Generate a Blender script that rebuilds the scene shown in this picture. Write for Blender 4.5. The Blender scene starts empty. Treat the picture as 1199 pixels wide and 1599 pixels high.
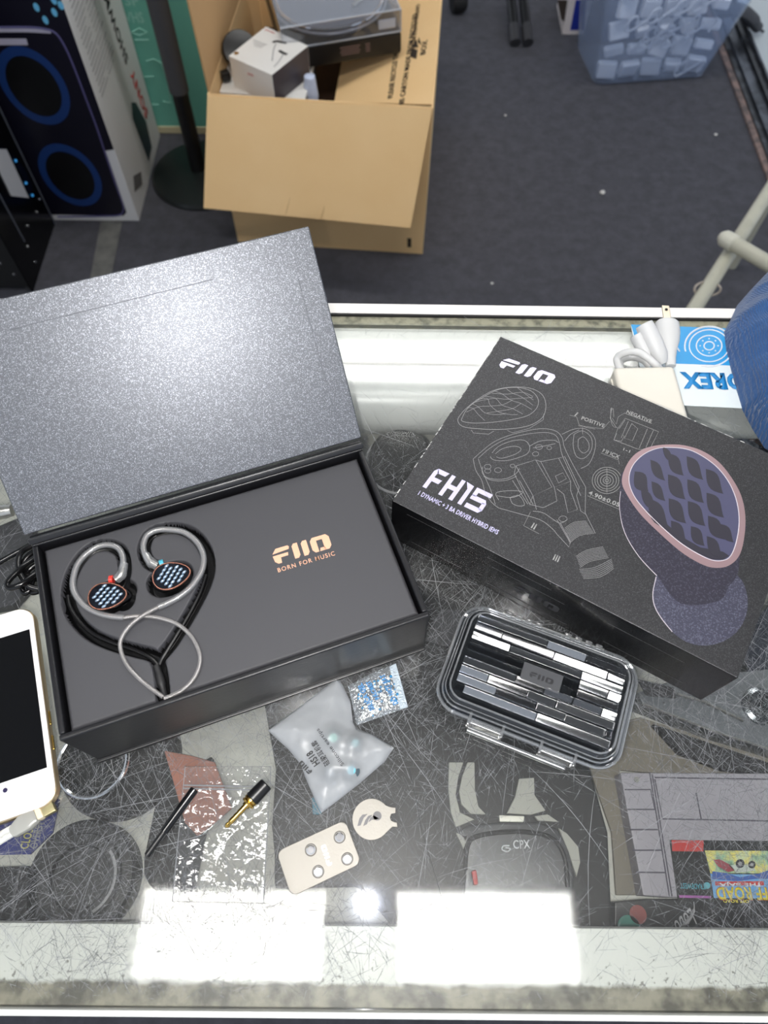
import bpy, bmesh, math, random
import numpy as np
from mathutils import Matrix, Vector, noise
random.seed(7)
sc = bpy.context.scene
COL = sc.collection
PI = math.pi

# ---------------------------------------------------------------- camera
GZ = 0.97                      # top face of the counter glass above the floor
CAM = Vector((0.0, 0.0, 1.44))
FPX, CX, CY = 1123.0, 599.5, 799.5
RC = np.array([[0.9999176, 0.0121093, 0.0042571],
               [0.0086995, -0.8832046, 0.4689071],
               [0.0094380, -0.4688314, -0.8832372]])
cam_d = bpy.data.cameras.new('camera')
cam = bpy.data.objects.new('camera', cam_d); COL.objects.link(cam)
cam_d.sensor_fit = 'VERTICAL'; cam_d.sensor_height = 36.0
cam_d.lens = FPX/1599.0*36.0
cam_d.clip_start = 0.02; cam_d.clip_end = 30
cam_d.dof.use_dof = True; cam_d.dof.focus_distance = 0.50; cam_d.dof.aperture_fstop = 9.0
mr = Matrix(((RC[0][0], -RC[0][1], -RC[0][2]), (RC[1][0], -RC[1][1], -RC[1][2]), (RC[2][0], -RC[2][1], -RC[2][2])))
cam.matrix_world = Matrix.Translation(CAM) @ mr.to_4x4()
sc.camera = cam

# ---------------------------------------------------------------- world, lights, exposure
sc.view_settings.view_transform = 'Standard'
sc.view_settings.look = 'None'
sc.view_settings.gamma = 1.0
sc.view_settings.use_curve_mapping = False
sc.view_settings.exposure = 0.08
w = bpy.data.worlds.new('shop'); sc.world = w; w.use_nodes = True
bg = w.node_tree.nodes['Background']
bg.inputs[0].default_value = (0.80, 0.88, 1.0, 1); bg.inputs[1].default_value = 0.78
LIGHT_POWER = 29.0
FLASH_POWER = 6.0
fl = bpy.data.lights.new('phone_flash', 'POINT'); fl.energy = FLASH_POWER; fl.color = (1.0, 0.97, 0.93)
fl.shadow_soft_size = 0.003
flo = bpy.data.objects.new('phone_flash', fl); COL.objects.link(flo)
flo.location = CAM + mr @ Vector((-0.0115, -0.012, -0.0045))

# ---------------------------------------------------------------- helpers
def at(px, py, z=GZ):
    d = RC @ np.array([px-CX, py-CY, FPX]); t = (z-CAM.z)/d[2]
    return Vector((CAM.x+d[0]*t, CAM.y+d[1]*t, z))
def hit(px, py, o, n):
    d = Vector(RC @ np.array([px-CX, py-CY, FPX])); o = Vector(o); n = Vector(n)
    return CAM + d*((o-CAM).dot(n)/d.dot(n))
def lin(c):
    c = c/255.0
    return c/12.92 if c <= 0.04045 else ((c+0.055)/1.055)**2.4
def rgb(r, g, b): return (lin(r), lin(g), lin(b), 1.0)

def mat(name, col, rough=0.5, metal=0.0, spec=0.5, bump=None, noise_col=None, trans=0.0, ior=1.5, emit=None, coat=0.0):
    """bump=(scale,strength,dist)  noise_col=(colour2, scale, low, high)"""
    m = bpy.data.materials.new(name); m.use_nodes = True
    nt = m.node_tree; b = nt.nodes['Principled BSDF']
    b.inputs['Base Color'].default_value = col
    b.inputs['Roughness'].default_value = rough
    b.inputs['Metallic'].default_value = metal
    b.inputs['Specular IOR Level'].default_value = spec
    b.inputs['IOR'].default_value = ior
    b.inputs['Transmission Weight'].default_value = trans
    b.inputs['Coat Weight'].default_value = coat
    if emit:
        b.inputs['Emission Color'].default_value = emit[0]; b.inputs['Emission Strength'].default_value = emit[1]
    tc = nt.nodes.new('ShaderNodeTexCoord')
    if bump:
        n = nt.nodes.new('ShaderNodeTexNoise'); n.inputs['Scale'].default_value = bump[0]; n.inputs['Detail'].default_value = 3
        nt.links.new(tc.outputs['Object'], n.inputs['Vector'])
        bp = nt.nodes.new('ShaderNodeBump'); bp.inputs['Strength'].default_value = bump[1]; bp.inputs['Distance'].default_value = bump[2]
        nt.links.new(n.outputs['Fac'], bp.inputs['Height']); nt.links.new(bp.outputs['Normal'], b.inputs['Normal'])
    if noise_col:
        n = nt.nodes.new('ShaderNodeTexNoise'); n.inputs['Scale'].default_value = noise_col[1]; n.inputs['Detail'].default_value = 4
        nt.links.new(tc.outputs['Object'], n.inputs['Vector'])
        r = nt.nodes.new('ShaderNodeValToRGB')
        r.color_ramp.elements[0].position = noise_col[2]; r.color_ramp.elements[0].color = col
        r.color_ramp.elements[1].position = noise_col[3]; r.color_ramp.elements[1].color = noise_col[0]
        nt.links.new(n.outputs['Fac'], r.inputs['Fac']); nt.links.new(r.outputs['Color'], b.inputs['Base Color'])
    return m

def sparkle(name, col, fleck, rough, scale, amount, spec=0.5, coat=0.0, bump=0.25, metal=0.0):
    """flake card: fine cells, some of them lighter, with a fine bump"""
    m = mat(name, col, rough, metal, spec, coat=coat); nt = m.node_tree; b = nt.nodes['Principled BSDF']
    tc = nt.nodes.new('ShaderNodeTexCoord')
    v = nt.nodes.new('ShaderNodeTexVoronoi'); v.inputs['Scale'].default_value = scale
    nt.links.new(tc.outputs['Object'], v.inputs['Vector'])
    sep = nt.nodes.new('ShaderNodeSeparateColor'); nt.links.new(v.outputs['Color'], sep.inputs['Color'])
    mr_ = nt.nodes.new('ShaderNodeMapRange'); mr_.inputs['From Min'].default_value = 1-amount; mr_.inputs['From Max'].default_value = 1.0
    nt.links.new(sep.outputs[0], mr_.inputs['Value'])
    mx = nt.nodes.new('ShaderNodeMix'); mx.data_type = 'RGBA'
    mx.inputs[6].default_value = col; mx.inputs[7].default_value = fleck
    nt.links.new(mr_.outputs[0], mx.inputs[0]); nt.links.new(mx.outputs[2], b.inputs['Base Color'])
    bp = nt.nodes.new('ShaderNodeBump'); bp.inputs['Strength'].default_value = bump; bp.inputs['Distance'].default_value = 0.0004
    nt.links.new(sep.outputs[1], bp.inputs['Height']); nt.links.new(bp.outputs['Normal'], b.inputs['Normal'])
    return m

def clear(name, tint=(0.96, 0.97, 0.97, 1), rough=0.03, gloss=1.0, haze=0.0, hazecol=(0.8, 0.82, 0.85, 1), ior=1.5, bump=None):
    """thin clear sheet: straight-through transparency, Fresnel gloss, an optional milky part"""
    m = bpy.data.materials.new(name); m.use_nodes = True; nt = m.node_tree
    nt.nodes.clear(); N = nt.nodes.new; L = nt.links.new
    out = N('ShaderNodeOutputMaterial'); tr = N('ShaderNodeBsdfTransparent'); gl = N('ShaderNodeBsdfGlossy')
    tr.inputs[0].default_value = tint; gl.inputs['Roughness'].default_value = rough
    f0 = ((ior-1)/(ior+1))**2
    fr = N('ShaderNodeLayerWeight'); fr.inputs[0].default_value = 0.5
    pw = N('ShaderNodeMath'); pw.operation = 'POWER'; pw.inputs[1].default_value = 5.0; L(fr.outputs['Facing'], pw.inputs[0])
    sc_ = N('ShaderNodeMath'); sc_.operation = 'MULTIPLY_ADD'; sc_.inputs[1].default_value = 1-f0; sc_.inputs[2].default_value = f0; L(pw.outputs[0], sc_.inputs[0])
    mu = N('ShaderNodeMath'); mu.operation = 'MULTIPLY'; mu.inputs[1].default_value = gloss; mu.use_clamp = True
    L(sc_.outputs[0], mu.inputs[0]); mx = N('ShaderNodeMixShader'); L(mu.outputs[0], mx.inputs[0])
    base = tr
    if haze > 0:
        df = N('ShaderNodeBsdfDiffuse'); df.inputs[0].default_value = hazecol
        tl = N('ShaderNodeBsdfTranslucent'); tl.inputs[0].default_value = hazecol
        a = N('ShaderNodeMixShader'); a.inputs[0].default_value = 0.4; L(df.outputs[0], a.inputs[1]); L(tl.outputs[0], a.inputs[2])
        h = N('ShaderNodeMixShader'); h.inputs[0].default_value = haze; L(tr.outputs[0], h.inputs[1]); L(a.outputs[0], h.inputs[2]); base = h
    L(base.outputs[0], mx.inputs[1]); L(gl.outputs[0], mx.inputs[2]); L(mx.outputs[0], out.inputs[0])
    if bump:
        tc = N('ShaderNodeTexCoord'); n = N('ShaderNodeTexNoise'); n.inputs['Scale'].default_value = bump[0]; n.inputs['Detail'].default_value = 2
        L(tc.outputs['Object'], n.inputs['Vector']); bp = N('ShaderNodeBump')
        bp.inputs['Strength'].default_value = bump[1]; bp.inputs['Distance'].default_value = bump[2]
        L(n.outputs['Fac'], bp.inputs['Height']); L(bp.outputs[0], gl.inputs['Normal']); L(bp.outputs[0], fr.inputs['Normal'])
    return m

def obj(name, bm, m, parent=None, smooth=True, angle=38, kind=None, label=None):
    me = bpy.data.meshes.new(name)
    if isinstance(bm, bmesh.types.BMesh):
        bmesh.ops.recalc_face_normals(bm, faces=bm.faces); bm.to_mesh(me); bm.free()
    else:
        me.from_pydata(*bm); me.update()
    for mm in (m if isinstance(m, (list, tuple)) else [m]): me.materials.append(mm)
    if smooth:
        for p in me.polygons: p.use_smooth = True
        try: me.set_sharp_from_angle(angle=math.radians(angle))
        except Exception: pass
    o = bpy.data.objects.new(name, me); COL.objects.link(o)
    if smooth and len(me.polygons) < 4000:
        wn = o.modifiers.new('weighted_normals', 'WEIGHTED_NORMAL'); wn.keep_sharp = True; wn.weight = 80
    if parent is not None:
        o.parent = parent
        if parent.type == 'EMPTY': o.matrix_parent_inverse = parent.matrix_basis.inverted()
    if kind: o['kind'] = kind
    if label: o['label'] = label
    return o
def thing(name, label, cat, loc=(0, 0, 0), group=None):
    o = bpy.data.objects.new(name, None); COL.objects.link(o); o.location = loc; o.empty_display_size = 0.02
    o['label'] = label; o['category'] = cat
    if group: o['group'] = group
    return o
def tag(o, label, cat, group=None):
    o['label'] = label; o['category'] = cat
    if group: o['group'] = group
    return o
def struct(name, bm, m, **k):
    o = obj(name, bm, m, **k); o['kind'] = 'structure'; return o

def bevel(bm, r, seg=2, angle=0.5):
    if r <= 0: return bm
    es = [e for e in bm.edges if len(e.link_faces) == 2 and e.calc_face_angle(0) > angle]
    bmesh.ops.bevel(bm, geom=es, offset=r, segments=seg, profile=0.5, affect='EDGES', clamp_overlap=True)
    return bm
def box(c, s, rz=0.0, bev=0.0, bm=None, M=None, seg=2):
    nb = bmesh.new(); bmesh.ops.create_cube(nb, size=1.0)
    bmesh.ops.scale(nb, vec=s, verts=nb.verts)
    bevel(nb, bev, seg)
    T = Matrix.Translation(c) @ Matrix.Rotation(rz, 4, 'Z') if M is None else M @ Matrix.Translation(c)
    bmesh.ops.transform(nb, matrix=T, verts=nb.verts)
    if bm is None: return nb
    return join(bm, nb)
def join(a, b):
    me = bpy.data.meshes.new('tmp'); b.to_mesh(me); b.free(); a.from_mesh(me); bpy.data.meshes.remove(me); return a
def prism(pts, z0, z1, bev=0.0, bm=None, seg=2):
    """vertical prism on a list of world xy points"""
    nb = bmesh.new()
    vs = [nb.verts.new((p[0], p[1], z0)) for p in pts]
    f = nb.faces.new(vs); r = bmesh.ops.extrude_face_region(nb, geom=[f])
    for v in [g for g in r['geom'] if isinstance(g, bmesh.types.BMVert)]: v.co.z = z1
    bmesh.ops.recalc_face_normals(nb, faces=nb.faces)
    bevel(nb, bev, seg)
    bmesh.ops.triangulate(nb, faces=[f for f in nb.faces if len(f.verts) > 4])
    if bm is None: return nb
    return join(bm, nb)
def pxp(pts, z1, thick, bev=0.0, bm=None, seg=2):
    """prism whose top outline is traced on height z1"""
    return prism([at(x, y, z1) for x, y in pts], z1-thick, z1, bev, bm, seg)
def plate(pts3, n, t, bm=None):
    """polygon of 3D points thickened by t along n"""
    nb = bmesh.new(); n = Vector(n).normalized()
    vs = [nb.verts.new(p) for p in pts3]; f = nb.faces.new(vs)
    r = bmesh.ops.extrude_face_region(nb, geom=[f])
    for v in [g for g in r['geom'] if isinstance(g, bmesh.types.BMVert)]: v.co += n*t
    bmesh.ops.recalc_face_normals(nb, faces=nb.faces)
    bmesh.ops.triangulate(nb, faces=[f for f in nb.faces if len(f.verts) > 4])
    if bm is None: return nb
    return join(bm, nb)
def circ(c, r, n=32, ry=None, rot=0.0):
    ry = r if ry is None else ry; o = []
    for i in range(n):
        a = 2*PI*i/n; x, y = r*math.cos(a), ry*math.sin(a)
        o.append((c[0]+x*math.cos(rot)-y*math.sin(rot), c[1]+x*math.sin(rot)+y*math.cos(rot)))
    return o
def rrect(w_, d_, r, n=6):
    o = []
    for (sx, sy, a0) in ((1, 1, 0), (-1, 1, PI/2), (-1, -1, PI), (1, -1, 3*PI/2)):
        for i in range(n+1):
            a = a0+PI/2*i/n; o.append((sx*(w_/2-r)+r*math.cos(a), sy*(d_/2-r)+r*math.sin(a)))
    return o
def smoothpts(pts, sub=8, closed=False):
    P = [Vector(p) for p in pts]; n = len(P); out = []
    for i in range(n if closed else n-1):
        if closed: a, b, c, d = P[(i-1) % n], P[i], P[(i+1) % n], P[(i+2) % n]
        else: a, b, c, d = P[max(i-1, 0)], P[i], P[i+1], P[min(i+2, n-1)]
        for k in range(sub):
            t = k/sub
            out.append(0.5*((2*b)+(c-a)*t+(2*a-5*b+4*c-d)*t*t+(3*b-a-3*c+d)*t**3))
    if not closed: out.append(P[-1])
    return out
def tube(pts, r, seg=10, bm=None, closed=False, sub=0, flat=1.0, cap=True):
    """swept tube; r number or list; flat squeezes the section along z"""
    if sub: pts = smoothpts(pts, sub, closed)
    P = [Vector(p) for p in pts]; n = len(P)
    nb = bmesh.new(); rings = []; up = Vector((0, 0, 1)); prev = None
    for i, p in enumerate(P):
        if closed: t = (P[(i+1) % n]-P[i-1])
        else: t = P[min(i+1, n-1)]-P[max(i-1, 0)]
        if t.length < 1e-9: t = Vector((1, 0, 0))
        t.normalize()
        if prev is None:
            s = t.cross(up)
            if s.length < 1e-3: s = t.cross(Vector((0, 1, 0)))
        else:
            s = prev - t*prev.dot(t)
            if s.length < 1e-4: s = t.cross(up)
        s.normalize(); prev = s; q = s.cross(t).normalized()
        rr = r[min(int(i*len(r)/n), len(r)-1)] if isinstance(r, (list, tuple)) else r
        ring = []
        for k in range(seg):
            a = 2*PI*k/seg; off = s*math.cos(a)*rr+q*math.sin(a)*rr
            if flat != 1.0: off.z *= flat
            ring.append(nb.verts.new(p+off))
        rings.append(ring)
    m = n if closed else n-1
    for i in range(m):
        A, B = rings[i], rings[(i+1) % n]
        for k in range(seg): nb.faces.new((A[k], A[(k+1) % seg], B[(k+1) % seg], B[k]))
    if not closed and cap:
        nb.faces.new(list(reversed(rings[0]))); nb.faces.new(rings[-1])
    bmesh.ops.recalc_face_normals(nb, faces=nb.faces)
    if bm is None: return nb
    return join(bm, nb)
def lathe(profile, o, axis=(0, 0, 1), seg=40, bm=None):
    """profile [(radius, distance along axis)]"""
    ax = Vector(axis).normalized(); s = ax.cross(Vector((0, 1, 0.01))).normalized(); q = ax.cross(s); o = Vector(o)
    nb = bmesh.new(); rings = []
    for (r, h) in profile:
        rings.append([nb.verts.new(o+ax*h+(s*math.cos(2*PI*k/seg)+q*math.sin(2*PI*k/seg))*max(r, 1e-5)) for k in range(seg)])
    for A, B in zip(rings, rings[1:]):
        for k in range(seg): nb.faces.new((A[k], A[(k+1) % seg], B[(k+1) % seg], B[k]))
    nb.faces.new(rings[0]); nb.faces.new(list(reversed(rings[-1])))
    bmesh.ops.recalc_face_normals(nb, faces=nb.faces)
    if bm is None: return nb
    return join(bm, nb)
def frame(o, xd, n):
    x = Vector(xd).normalized(); n = Vector(n).normalized(); x = (x-n*x.dot(n)).normalized(); y = n.cross(x)
    return Matrix(((x.x, y.x, n.x, o[0]), (x.y, y.y, n.y, o[1]), (x.z, y.z, n.z, o[2]), (0, 0, 0, 1)))
def textmesh(s, bold=0.0, spacing=1.0):
    cu = bpy.data.curves.new('lettering', 'FONT'); cu.body = s; cu.size = 1.0; cu.offset = bold; cu.space_character = spacing
    cu.resolution_u = 3
    o = bpy.data.objects.new('lettering', cu); me = bpy.data.meshes.new_from_object(o)
    bpy.data.objects.remove(o); bpy.data.curves.remove(cu)
    bm = bmesh.new(); bm.from_mesh(me); bpy.data.meshes.remove(me); return bm
def text(name, s, P0, P1, n, m, parent, h=None, bold=0.02, t=0.00012, spacing=1.05, bm=None, lean=0.0):
    """lettering whose baseline runs from P0 to P1 on a surface with normal n"""
    P0, P1 = Vector(P0), Vector(P1); b = textmesh(s, bold, spacing)
    xs = [v.co.x for v in b.verts]; ys = [v.co.y for v in b.verts]
    if not xs: b.free(); return bm
    x0, x1, y0, y1 = min(xs), max(xs), min(ys), max(ys); L = (P1-P0).length
    sx = L/(x1-x0); sy = (h/(y1-y0)) if h else sx
    F = frame(P0, P1-P0, n)
    r = bmesh.ops.extrude_face_region(b, geom=b.faces[:])
    up = {g for g in r['geom'] if isinstance(g, bmesh.types.BMVert)}
    for v in b.verts:
        X = (v.co.x-x0)*sx; Y = (v.co.y-y0)*sy
        v.co = F @ Vector((X+lean*Y, Y, t if v in up else 0.0))
    if bm is not None: return join(bm, b)
    return obj(name, b, m, parent, smooth=False)
def polyp(polys, F, t=0.00012, bm=None):
    """flat shapes given in a local frame F, thickened by t"""
    n = (F.to_3x3() @ Vector((0, 0, 1)))
    for p in polys: 
        q = plate([F @ Vector((x, y, 0)) for x, y in p], n, t)
        bm = q if bm is None else join(bm, q)
    return bm
def lines(polys, F, r, bm=None, n=4):
    """thin printed lines in a local frame"""
    for p in polys:
        q = tube([F @ Vector((x, y, 0)) for x, y in p], r, n)
        bm = q if bm is None else join(bm, q)
    return bm
def fiio(F, t=0.00015, lean=0.0, bm=None):
    """the maker's wordmark, 9.6 wide and 2 high, scaled by F"""
    P = [[(0.05, 1.38), (0.75, 2.0), (2.75, 2.0), (2.95, 1.82), (2.8, 1.5), (0.2, 1.38)],
         [(0.0, 1.12), (2.55, 1.12), (2.45, 0.72), (1.25, 0.72), (1.15, 0.0), (0.6, 0.0), (0.12, 0.35)],
         [(3.35, 1.7), (3.7, 2.0), (4.35, 2.0), (4.35, 0.35), (4.0, 0.0), (3.35, 0.0)],
         [(4.9, 1.7), (5.25, 2.0), (5.9, 2.0), (5.9, 0.35), (5.55, 0.0), (4.9, 0.0)],
         [(6.4, 1.6), (6.85, 2.0), (7.4, 2.0), (7.4, 0.0), (6.8, 0.0), (6.4, 0.4)],
         [(7.4, 2.0), (9.0, 2.0), (9.0, 1.5), (7.4, 1.5)],
         [(8.4, 1.5), (9.0, 1.5), (9.0, 2.0), (9.15, 2.0), (9.6, 1.6), (9.6, 0.4), (9.15, 0.0), (8.6, 0.0), (8.4, 0.2)],
         [(7.55, 0.0), (8.6, 0.0), (8.5, 0.42), (7.75, 0.42)]]
    return polyp([[(x+lean*y, y) for x, y in p] for p in P], F, t, bm)
UP = (0, 0, 1)

# ---------------------------------------------------------------- materials
M = {}
M['white_paint'] = mat('white_paint', rgb(225, 226, 222), 0.35, bump=(60, 0.05, 0.001))
M['white_plastic'] = mat('white_plastic', rgb(235, 234, 228), 0.35)
M['white_card'] = mat('white_card', rgb(228, 226, 222), 0.5)
M['black_plastic'] = mat('black_plastic', rgb(18, 18, 20), 0.35)
M['black_gloss'] = mat('black_gloss', rgb(8, 8, 10), 0.06, coat=0.5)
M['black_matte'] = mat('black_matte', rgb(22, 22, 24), 0.7)
M['black_rubber'] = mat('black_rubber', rgb(26, 26, 28), 0.55)
M['dark_grey'] = mat('dark_grey', rgb(52, 52, 56), 0.5)
M['steel'] = mat('steel', rgb(200, 198, 192), 0.28, 1.0)
M['chrome'] = mat('chrome', rgb(225, 225, 228), 0.1, 1.0)
M['gold'] = mat('gold', rgb(205, 170, 95), 0.22, 1.0)
M['copper'] = mat('copper', rgb(205, 145, 125), 0.25, 1.0)
M['copper_ink'] = mat('copper_ink', rgb(226, 172, 142), 0.55)
M['deck'] = mat('deck', rgb(196, 196, 188), 0.6, noise_col=(rgb(176, 175, 166), 9, 0.4, 0.7))
M['cardboard'] = mat('cardboard', rgb(234, 196, 142), 0.75, noise_col=(rgb(238, 202, 150), 7, 0.35, 0.7), bump=(90, 0.1, 0.001))
M['cardboard_in'] = mat('cardboard_in', rgb(196, 156, 108), 0.8, bump=(60, 0.1, 0.001))
M['print_black'] = mat('print_black', rgb(50, 40, 32), 0.8)
M['ink_black'] = mat('ink_black', rgb(28, 28, 30), 0.6)
M['ink_white'] = mat('ink_white', rgb(222, 224, 228), 0.5)
M['ink_red'] = mat('ink_red', rgb(190, 50, 45), 0.6)
M['ink_grey'] = mat('ink_grey', rgb(150, 150, 152), 0.5)

# ---------------------------------------------------------------- the shop floor and ceiling
def carpet():
    m = mat('carpet', rgb(66, 66, 72), 0.95, bump=(220, 0.5, 0.004)); nt = m.node_tree; b = nt.nodes['Principled BSDF']
    tc = nt.nodes.new('ShaderNodeTexCoord')
    a = nt.nodes.new('ShaderNodeTexNoise'); a.inputs['Scale'].default_value = 26; a.inputs['Detail'].default_value = 6; a.inputs['Roughness'].default_value = 0.7
    nt.links.new(tc.outputs['Object'], a.inputs['Vector'])
    r = nt.nodes.new('ShaderNodeValToRGB')
    r.color_ramp.elements[0].position = 0.3; r.color_ramp.elements[0].color = rgb(62, 62, 68)
    r.color_ramp.elements[1].position = 0.7; r.color_ramp.elements[1].color = rgb(80, 80, 88)
    nt.links.new(a.outputs['Fac'], r.inputs['Fac']); nt.links.new(r.outputs['Color'], b.inputs['Base Color'])
    return m
M['carpet'] = carpet()
struct('floor', box((0, 2.2, -0.02), (5.2, 6.4, 0.04)), M['carpet'])
struct('ceiling', box((0, 2.2, 2.75), (5.2, 6.4, 0.06)), mat('ceiling_tile', rgb(150, 150, 148), 0.8))

def troffer(x, y, sx, sy, power, label):
    t = thing('ceiling_light', label, 'ceiling light', (x, y, 2.72), 'recessed ceiling lights above the counter')
    e = mat('light_diffuser', rgb(255, 255, 255), 0.5, emit=((1.0, 0.985, 0.95, 1), power))
    b = bmesh.new()
    for (cx_, cy_, wx, wy) in ((0, sy/2+0.015, sx+0.06, 0.03), (0, -sy/2-0.015, sx+0.06, 0.03), (sx/2+0.015, 0, 0.03, sy), (-sx/2-0.015, 0, 0.03, sy)):
        box((x+cx_, y+cy_, 2.705), (wx, wy, 0.03), bm=b)
    obj('frame', b, M['white_paint'], t)
    obj('diffuser', box((x, y, 2.709), (sx, sy, 0.02)), e, t)
troffer(-0.05, -0.095, 1.15, 0.20, LIGHT_POWER, 'white light panel in the ceiling straight above the glass counter')
troffer(0.35, 1.83, 2.20, 0.20, LIGHT_POWER*0.6, 'white light panel in the ceiling above the open carton on the floor')

# ---------------------------------------------------------------- scratched counter glass
def worn_glass():
    """clear sheet whose gloss has a sharp part and a wide part from years of fine wear"""
    m = clear('glass_top', (0.965, 0.972, 0.968, 1), 0.045, 1.0, haze=0.006); nt = m.node_tree; N = nt.nodes.new; L = nt.links.new
    gl = [n for n in nt.nodes if n.type == 'BSDF_GLOSSY'][0]; mx = [l.to_node for l in nt.links if l.from_node == gl][0]
    g2 = N('ShaderNodeBsdfGlossy'); g2.inputs['Roughness'].default_value = 0.36
    a = N('ShaderNodeMixShader'); a.inputs[0].default_value = 0.30; L(gl.outputs[0], a.inputs[1]); L(g2.outputs[0], a.inputs[2]); L(a.outputs[0], mx.inputs[2])
    return m
M['glass_top'] = worn_glass()
M['scratch'] = mat('scratch', rgb(146, 148, 152), 0.6)
M['scratch_faint'] = mat('scratch_faint', rgb(88, 90, 94), 0.6)
def scratches(n, x0, x1, y0, y1):
    """fine score marks cut in the upper face of the glass"""
    rng = np.random.RandomState(12); V = []; Fc = []; mi = []
    k = 0
    while k < n:
        x, y = rng.uniform(x0, x1), rng.uniform(y0, y1)
        patch = noise.noise(Vector((x*9, y*9, 0.7)))
        keep = 0.62+0.9*patch
        if y > 0.20: keep *= max(0.12, 1-(y-0.20)*7)
        if rng.rand() > keep: continue
        k += 1
        big = rng.rand() < 0.018
        L_ = rng.uniform(0.03, 0.09) if big else rng.exponential(0.009)+0.002
        w_ = rng.uniform(0.00006, 0.00013) if big else rng.uniform(0.00003, 0.000085)
        a = rng.uniform(0, PI) if rng.rand() < 0.6 else rng.normal(0.9 if rng.rand() < 0.5 else 2.3, 0.25)
        bend = rng.normal(0, 6 if not big else 2.5); ns = 5; px, py = x, y; s0 = len(V)
        for i in range(ns+1):
            t = i/ns; ww = w_*(0.35+1.3*math.sin(PI*min(max(t, 0.05), 0.95)))*0.7
            V.append((px-math.sin(a)*ww, py+math.cos(a)*ww, GZ+0.00003)); V.append((px+math.sin(a)*ww, py-math.cos(a)*ww, GZ+0.00003))
            px += math.cos(a)*L_/ns; py += math.sin(a)*L_/ns; a += bend*L_/ns
        for i in range(ns):
            Fc.append((s0+2*i, s0+2*i+1, s0+2*i+3, s0+2*i+2)); mi.append(1 if (big or rng.rand() < 0.35) else 2)
    return V, Fc, mi
def dirty_rail():
    m = mat('dirty_rail', rgb(192, 194, 188), 0.45); nt = m.node_tree; N = nt.nodes.new; L = nt.links.new; b = nt.nodes['Principled BSDF']
    tc = N('ShaderNodeTexCoord'); sx = N('ShaderNodeSeparateXYZ'); L(tc.outputs['Object'], sx.inputs[0])
    n = N('ShaderNodeTexNoise'); n.inputs['Scale'].default_value = 90; n.inputs['Detail'].default_value = 5; L(tc.outputs['Object'], n.inputs['Vector'])
    # stain line along the edge of the glass with a ragged border
    ns = N('ShaderNodeMath'); ns.operation = 'MULTIPLY_ADD'; ns.inputs[1].default_value = 0.007; ns.inputs[2].default_value = -0.0035; L(n.outputs['Fac'], ns.inputs[0])
    ay = N('ShaderNodeMath'); ay.operation = 'ADD'; L(sx.outputs[1], ay.inputs[0]); L(ns.outputs[0], ay.inputs[1])
    r = N('ShaderNodeMapRange'); r.inputs['From Min'].default_value = -0.0435; r.inputs['From Max'].default_value = -0.0455; L(ay.outputs[0], r.inputs['Value'])
    # specks that get denser towards the stain
    v = N('ShaderNodeTexNoise'); v.inputs['Scale'].default_value = 420; v.inputs['Detail'].default_value = 2; L(tc.outputs['Object'], v.inputs['Vector'])
    d = N('ShaderNodeMapRange'); d.inputs['From Min'].default_value = -0.018; d.inputs['From Max'].default_value = -0.046
    d.inputs['To Min'].default_value = 0.76; d.inputs['To Max'].default_value = 0.56; L(sx.outputs[1], d.inputs['Value'])
    gt = N('ShaderNodeMath'); gt.operation = 'SUBTRACT'; L(v.outputs['Fac'], gt.inputs[0]); L(d.outputs[0], gt.inputs[1])
    g2 = N('ShaderNodeMath'); g2.operation = 'MULTIPLY'; g2.inputs[1].default_value = 9; g2.use_clamp = True; L(gt.outputs[0], g2.inputs[0])
    g3 = N('ShaderNodeMath'); g3.operation = 'MULTIPLY'; g3.inputs[1].default_value = 0.75; L(g2.outputs[0], g3.inputs[0])
    st = N('ShaderNodeValToRGB'); st.color_ramp.elements[0].position = 0.38; st.color_ramp.elements[0].color = rgb(72, 70, 60)
    st.color_ramp.elements[1].position = 0.62; st.color_ramp.elements[1].color = rgb(134, 130, 114)
    L(n.outputs['Fac'], st.inputs[0])
    m1 = N('ShaderNodeMix'); m1.data_type = 'RGBA'; m1.inputs[6].default_value = rgb(192, 194, 188); m1.inputs[7].default_value = rgb(84, 82, 74); L(g3.outputs[0], m1.inputs[0])
    m2 = N('ShaderNodeMix'); m2.data_type = 'RGBA'; L(r.outputs[0], m2.inputs[0]); L(m1.outputs[2], m2.inputs[6]); L(st.outputs[0], m2.inputs[7])
    L(m2.outputs[2], b.inputs['Base Color']); return m
M['dirty_rail'] = dirty_rail()

counter = thing('display_counter', 'long glass topped shop display counter with white painted metal rails', 'display counter', (0, 0.2, 0))
yF = at(600, 1578)[1]; yB = at(600, 490.5)[1]; yG = at(600, 505)[1]
X0, X1 = -1.3, 1.3; W = X1-X0
rt = GZ-0.0065
B = box((0, (yF+yG)/2, GZ-0.003), (W, yG-yF, 0.006))
g_o = obj('glass_top', B, [M['glass_top'], M['scratch'], M['scratch_faint']], counter, smooth=False)
V, Fc, mi_ = scratches(34000, -0.36, 0.40, yF+0.004, yG-0.004)
bm_ = bmesh.new(); bm_.from_mesh(g_o.data); me_ = bpy.data.meshes.new('tmp'); me_.from_pydata(V, [], Fc); me_.update()
n0 = len(bm_.faces); bm_.from_mesh(me_); bm_.to_mesh(g_o.data); bm_.free(); bpy.data.meshes.remove(me_)
for k_, p_ in enumerate(g_o.data.polygons): p_.material_index = 0 if k_ < n0 else mi_[k_-n0]
yi = at(600, 1446, rt)[1]
obj('front_rail', box((0, (yF+yi)/2, rt-0.0135), (W, yi-yF, 0.027), bev=0.001), M['dirty_rail'], counter)
b = box((0, yF-0.0022, GZ-0.03), (W, 0.0030, 0.064), bev=0.0006)
obj('front_trim', b, M['white_paint'], counter)
obj('front_panel', box((0, yF+0.006, 0.46), (W, 0.014, 0.92)), M['black_matte'], counter)
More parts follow.
